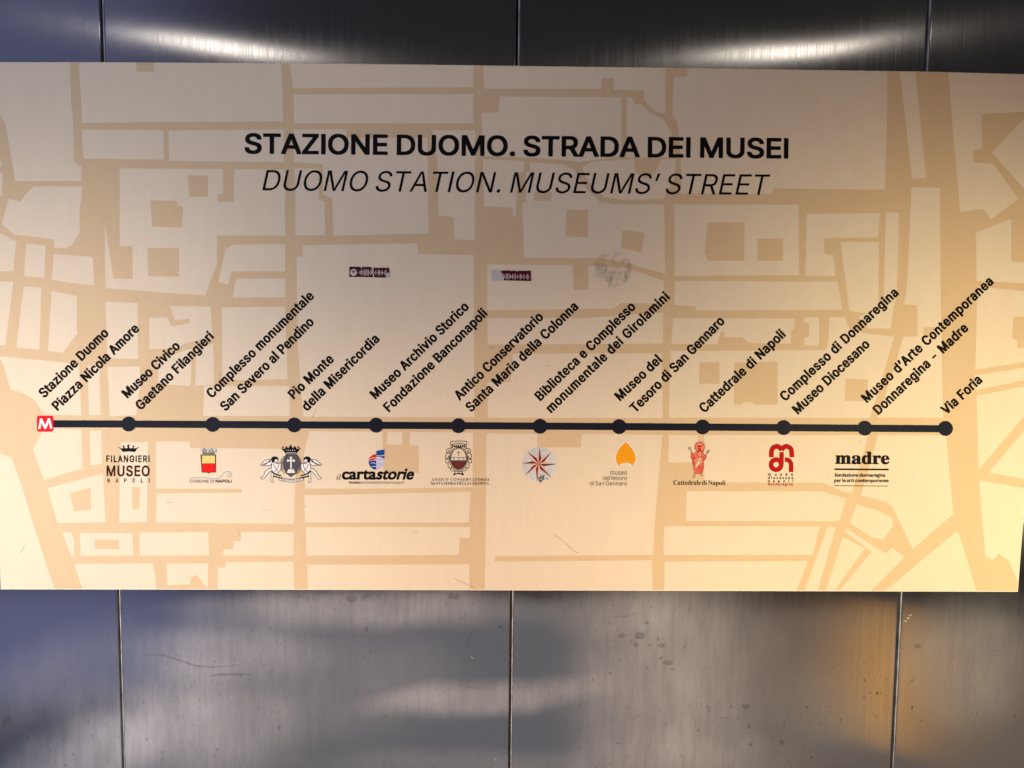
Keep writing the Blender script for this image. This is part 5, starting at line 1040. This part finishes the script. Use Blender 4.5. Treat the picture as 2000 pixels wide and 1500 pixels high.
flat('lettering', text('ANTICO CONSERVATORIO', 'serif', (842.4, 939.3), (955.2, 939.3), 5.3, track='fit', space=420, xs=1.0)
     + text('SANTA MARIA DELLA COLONNA', 'serif', (841.8, 946.7), (955.0, 946.7), 5.3, space=220), 'black', o, GR + 1)

# compass star disc
z8 = frame(980, 840, .15)
o = logo([z8(circle(490, 448, 223, 56))], 'disc', 'round silvery disc with an eight pointed red star')
tips = [(492,236),(646,290),(711,443),(640,612),(459,670),(308,586),(268,431),(339,284)]
cen = (478, 438)
pk, dk = [], []
for i, t in enumerate(tips):
    n_ = tips[(i + 1) % 8]; p_ = tips[i - 1]
    def mid(a, b):
        v = Vector(((a[0] + b[0]) / 2 - cen[0], (a[1] + b[1]) / 2 - cen[1])).normalized()
        return (cen[0] + v.x * 78, cen[1] + v.y * 78)
    a, b = mid(t, p_), mid(t, n_)
    h1, h2 = [cen, a, t], [cen, b, t]
    if i in (4, 5, 6, 7): dk.append(z8(h2 if i != 4 else h2)); pk.append(z8(h1))
    elif i in (0,): dk.append(z8(h2)); pk.append(z8(h1))
    else: dk.append(z8(h2)); pk.append(z8(h1))
    dk.append(ribbon(z8([((t[0] * 2 + cen[0]) / 3, (t[1] * 2 + cen[1]) / 3), t]), .8))
flat('star', pk, 'pink', o, GR + 3)
flat('star', dk, 'darkred', o, GR + 3.5)
flat('lettering', text('gir', 'heavy', z8([(486, 668)])[0], z8([(572, 634)])[0], 11.0) + [z8(circle(588, 632, 9, 8))], 'black', o, GR + 5)

# amber mitre
mit = smooth([(1620,156),(1668,205),(1715,270),(1744,350),(1738,405),(1706,466)], 6)[:-1] + smooth([(1706,466),(1670,438),(1616,428),(1562,438),(1522,466)], 5)[:-1] + smooth([(1522,466),(1492,410),(1484,355),(1508,280),(1560,205),(1620,156)], 6)[:-1]
o = logo([z8(mit)], 'amber', 'amber mitre shape above three right aligned grey lines')
flat('outline', [ribbon(z8(mit), 4.6, True)], 'white', o, GR + 0)
flat('lettering', text('museo', 'reg', (1191.8, 927.4), (1224.4, 927.4), 9.4) + text('del tesoro', 'reg', (1177.3, 937.9), (1224.4, 937.9), 8.6, space=220)
     + text('di San Gennaro', 'reg', (1152.0, 948.2), (1224.4, 948.2), 8.2, space=220), 'greytext', o, GR + 1)

# red robed figure
z9 = frame(1280, 840, .15)
robe = [(468,288),(500,308),(545,272),(612,272),(640,330),(668,318),(655,372),(628,400),(632,480),(606,566),(512,566),(492,450),(480,390),(462,345)]
ln = [ribbon(z9(robe), .9, True), ribbon(z9(circle(578, 222, 62, 26)), 1.0, True), ribbon(z9(circle(576, 235, 24, 14, 32)), 1.2, True)]
ln += [z9(circle(576, 208, 26, 14, 14)), z9([(556,240),(596,240),(576,275)])]
for k in range(26):
    t = 2 * math.pi * k / 26
    if abs(t - math.pi / 2) > .5: ln.append(ribbon(z9([(578 + 70 * math.cos(t), 222 + 70 * math.sin(t)), (578 + 82 * math.cos(t), 222 + 80 * math.sin(t))]), .6))
for q in ([(548,275),(545,330),(560,352)], [(610,280),(600,340),(610,400)], [(575,285),(572,345)], [(500,310),(510,345),(490,380)], [(475,300),(490,350),(520,372)], [(470,350),(500,372),(545,350)],
          [(530,450),(575,365),(620,350)], [(520,500),(570,450),(600,380)], [(495,400),(520,450),(515,500)], [(535,500),(530,560)], [(555,480),(552,560)], [(572,470),(575,560)], [(590,460),(596,560)], [(610,420),(606,540)],
          [(640,330),(625,360),(640,390)], [(652,330),(648,370),(612,395)], [(575,395),(590,405),(575,418)], [(488,392),(500,440),(500,480)]):
    ln.append(ribbon(smooth(z9(q), 5), 1.1))
o = logo(ln, 'monored', 'small red drawing of a robed figure with raised arms')
flat('robe', [z9(robe), z9(circle(578, 222, 58, 24))], 'salmon', o, GR)
flat('sash', [z9(smooth([(520,470),(545,400),(585,362),(605,375),(600,420),(560,455),(530,500)], 4, True)), z9(circle(578, 190, 16, 10, 8)), z9([(566,284),(590,284),(586,340),(568,340)]), z9(smooth([(545,225),(556,250),(548,262)],4,True)), z9(smooth([(610,225),(600,250),(608,262)],4,True))], 'block', o, GR + .5)
hn = [ribbon(smooth(z9(q), 5), .7) for q in ([(470,288),(440,255),(428,228),(440,220),(462,232),(466,262),(478,285)], [(440,228),(455,260)], [(655,315),(668,285),(695,258),(705,266),(690,295),(662,322)], [(672,300),(692,272)],
      [(505,566),(488,610),(500,622),(516,600),(524,570)], [(570,566),(590,590),(615,590),(604,572)])]
for s_, n_ in zip((hn[0:2], hn[2:4], hn[4:5], hn[5:6]), ('hand', 'hand', 'foot', 'foot')):
    flat(n_, s_, 'greytext', o, GR + 1)
flat('lettering', text('Cattedrale di Napoli', 'serif', (1315.2, 946.9), (1417.0, 947.3), 8.8, space=250, track='fit', xs=0.97), 'black', o, GR + 1)

# red monogram
m_ = [ribbon(z9([(1511, 354)] + smooth([(1511,285),(1528,238),(1578,212),(1620,228),(1644,262)], 6)), 9.3),
      ribbon(z9(smooth([(1644,262),(1668,228),(1710,212),(1760,238),(1776,285)], 6) + [(1777, 354)]), 9.3),
      z9([(1612,238),(1644,222),(1676,238),(1676,268),(1612,268)]),
      z9([(1616,287),(1672,287),(1672,452),(1616,420)]),
      ribbon(z9(circle(1573, 451, 66, 44)), 9.0, True),
      ribbon(z9([(1686, 386)] + smooth([(1700,386),(1742,398),(1768,440)], 6) + [(1768, 548)]), 8.8)]
o = logo(m_, 'monored', 'bold red rounded monogram over four tiny lines')
flat('lettering', text('museo', 'hum', (1500.2, 929.2), (1549.4, 929.2), 6.4, track='fit', xs=.95) + text('diocesano', 'hum', (1500.2, 935.8), (1549.4, 935.8), 6.0, track='fit', xs=.9)
     + text('napoli', 'hum', (1500.2, 942.1), (1549.4, 942.1), 6.0, track='fit', xs=.95), 'black', o, GR + 1)
flat('lettering', text('donnaregina', 'hum', (1500.2, 948.4), (1548.6, 948.4), 6.2, track='fit', xs=.8), 'monored', o, GR + 1)

# heavy serif lettering between two rules
z10 = frame(1560, 840, .15)
o = logo(text('madre', 'heavy', (1631.4, 906.3), (1737.2, 906.8), 24.5)
         + [ribbon(z10([(468, 510), (1172, 514)]), 3.2), ribbon(z10([(459, 724), (1163, 730)]), 1.2)], 'black', 'heavy black serif word above a thick rule, rightmost logo')
flat('lettering', text('fondazione donnaregina', 'hum', (1630.2, 931.2), (1729.5, 931.4), 7.4, space=260) + text('per le arti contemporanee', 'hum', (1629.2, 941.6), (1735.6, 941.9), 7.2, space=240), 'black', o, GR + 1)

# ------------------------------------------------------------------ wear on the sign
sm = flat('smudge', [circle(1197, 526, 40, 40)], 'smudge', sign, GR + 10, label='round grey rub mark above the middle right stops')
zz = frame(650, 850, .35)
for s_ in [ribbon(smooth(frame(0, 850, .35)([(104, 660), (122, 645), (134, 622), (136, 598)]), 5), [.3 + .9 * math.sin(math.pi * i / 15) for i in range(16)]),
                   ribbon(smooth(zz([(1225, 548), (1290, 595), (1340, 640), (1370, 660)]), 5), .7), ribbon(smooth(zz([(672, 795), (730, 825), (792, 852)]), 5), .8),
                   ribbon(smooth(fG([(925, 378), (945, 374), (960, 376)]), 4), 1.0), ribbon(smooth(fG([(1465, 412), (1485, 420), (1505, 420)]), 4), .7),
                   ribbon(smooth(fG([(1698, 396), (1712, 398)]), 4), 1.0), ribbon(smooth(fG([(1328, 525), (1336, 545), (1330, 560)]), 4), .6),
                   ribbon(smooth(fH([(440, 548), (455, 535), (480, 545)]), 4), .6), ribbon(smooth(fD([(1218, 948), (1230, 944), (1240, 950)]), 4), 1.0),
                   ribbon(smooth(fD([(1740, 1190), (1758, 1155), (1765, 1140)]), 4), .7), ribbon(smooth(fE([(880, 795), (900, 796)]), 4), 1.0),
                   ribbon(smooth(fE([(1185, 898), (1205, 898)]), 4), 1.0), ribbon(smooth(fI([(1080, 30), (1090, 38)]), 4), 1.0), ribbon(smooth(frame(50,790,.15)([(1000,225),(1040,245),(1080,278)]),4),.6)]:
    flat('scratch', [s_], 'scratch', sign, GR + 8)

# ================================================================== stickers
def sticker(body, f, bars, cy, label, extra=None, hole=None):
    # one mesh is the root; the white parts are its children
    root = flat('sticker', [f(b) for b in body], 'sticker', None, GR + 12, label=label, category='sticker', group='torn code stickers on the sign')
    flat('sound_bars', [ribbon(f([(x, cy + i * .55 * k_ - h / 2), (x, cy + i * .55 * k_ + h / 2)]), 1.15) for i, (x, h) in enumerate(bars)], 'barwhite', root, GR + 15)
    return root
k_ = 1.0
z11 = frame(670, 500, .08)
s1 = sticker([[(152,258),(415,262),(448,300),(476,264),(688,268),(700,330),(728,470),(735,518),(152,510)], [(742,285),(1125,287),(1128,330),(1135,420),(1080,400),(1060,460),(1040,528),(765,524),(742,420)]], z11,
             [(385,22),(418,80),(450,140),(485,80),(515,170),(550,130),(585,150),(618,160),(650,60),(680,120),(705,60),(735,160),(768,34),(800,100),(832,30),(865,150),(898,110),(925,34),(955,110),(985,24),(1018,90),(1050,150)], 400,
             'small dark maroon sticker with a round white badge and sound bars, the left one')
bd = flat('badge', [z11(circle(258, 400, 80, 28, 82))], 'barwhite', s1, GR + 15)
flat('badge_mark', [ribbon(smooth(z11([(210, 372), (258, 362), (308, 378)])), 1.7), ribbon(smooth(z11([(216, 400), (258, 390), (300, 404)])), 1.3), ribbon(smooth(z11([(224, 426), (258, 418), (292, 430)])), 1.0)], 'sticker', bd, GR + 17)
for s_ in [z11([(450,300),(478,268),(462,262),(430,264)]), z11([(690,268),(738,285),(744,420),(752,520),(742,520),(728,440),(705,330)]), z11([(1060,430),(1085,400),(1130,440),(1150,535),(1100,520),(1070,540),(1045,525)])]:
    flat('torn_paper', [s_], 'paper', s1, GR + 14)
k_ = .9
z12 = frame(940, 510, .08)
s2 = sticker([[(480,228),(735,230),(745,260),(752,232),(862,234),(872,280),(884,236),(1060,238),(1212,230),(1214,488),(900,478),(552,472),(548,420),(520,345)]], z12,
             [(540,140),(572,80),(608,150),(645,130),(680,140),(712,90),(740,40),(765,120),(792,60),(825,160),(858,40),(890,100),(920,30),(950,130),(978,110),(1005,34),(1040,120),(1075,24),(1108,90),(1138,150),(1170,26)], 372,
             'small maroon sound bar sticker whose left third is torn down to white paper')
flat('torn_paper', [z12([(247,228),(330,218),(450,212),(486,240),(520,345),(552,476),(380,478),(248,482),(252,350)])], 'paper', s2, GR + 11)

for o in bpy.data.objects:
    if '_loc' in o: del o['_loc']
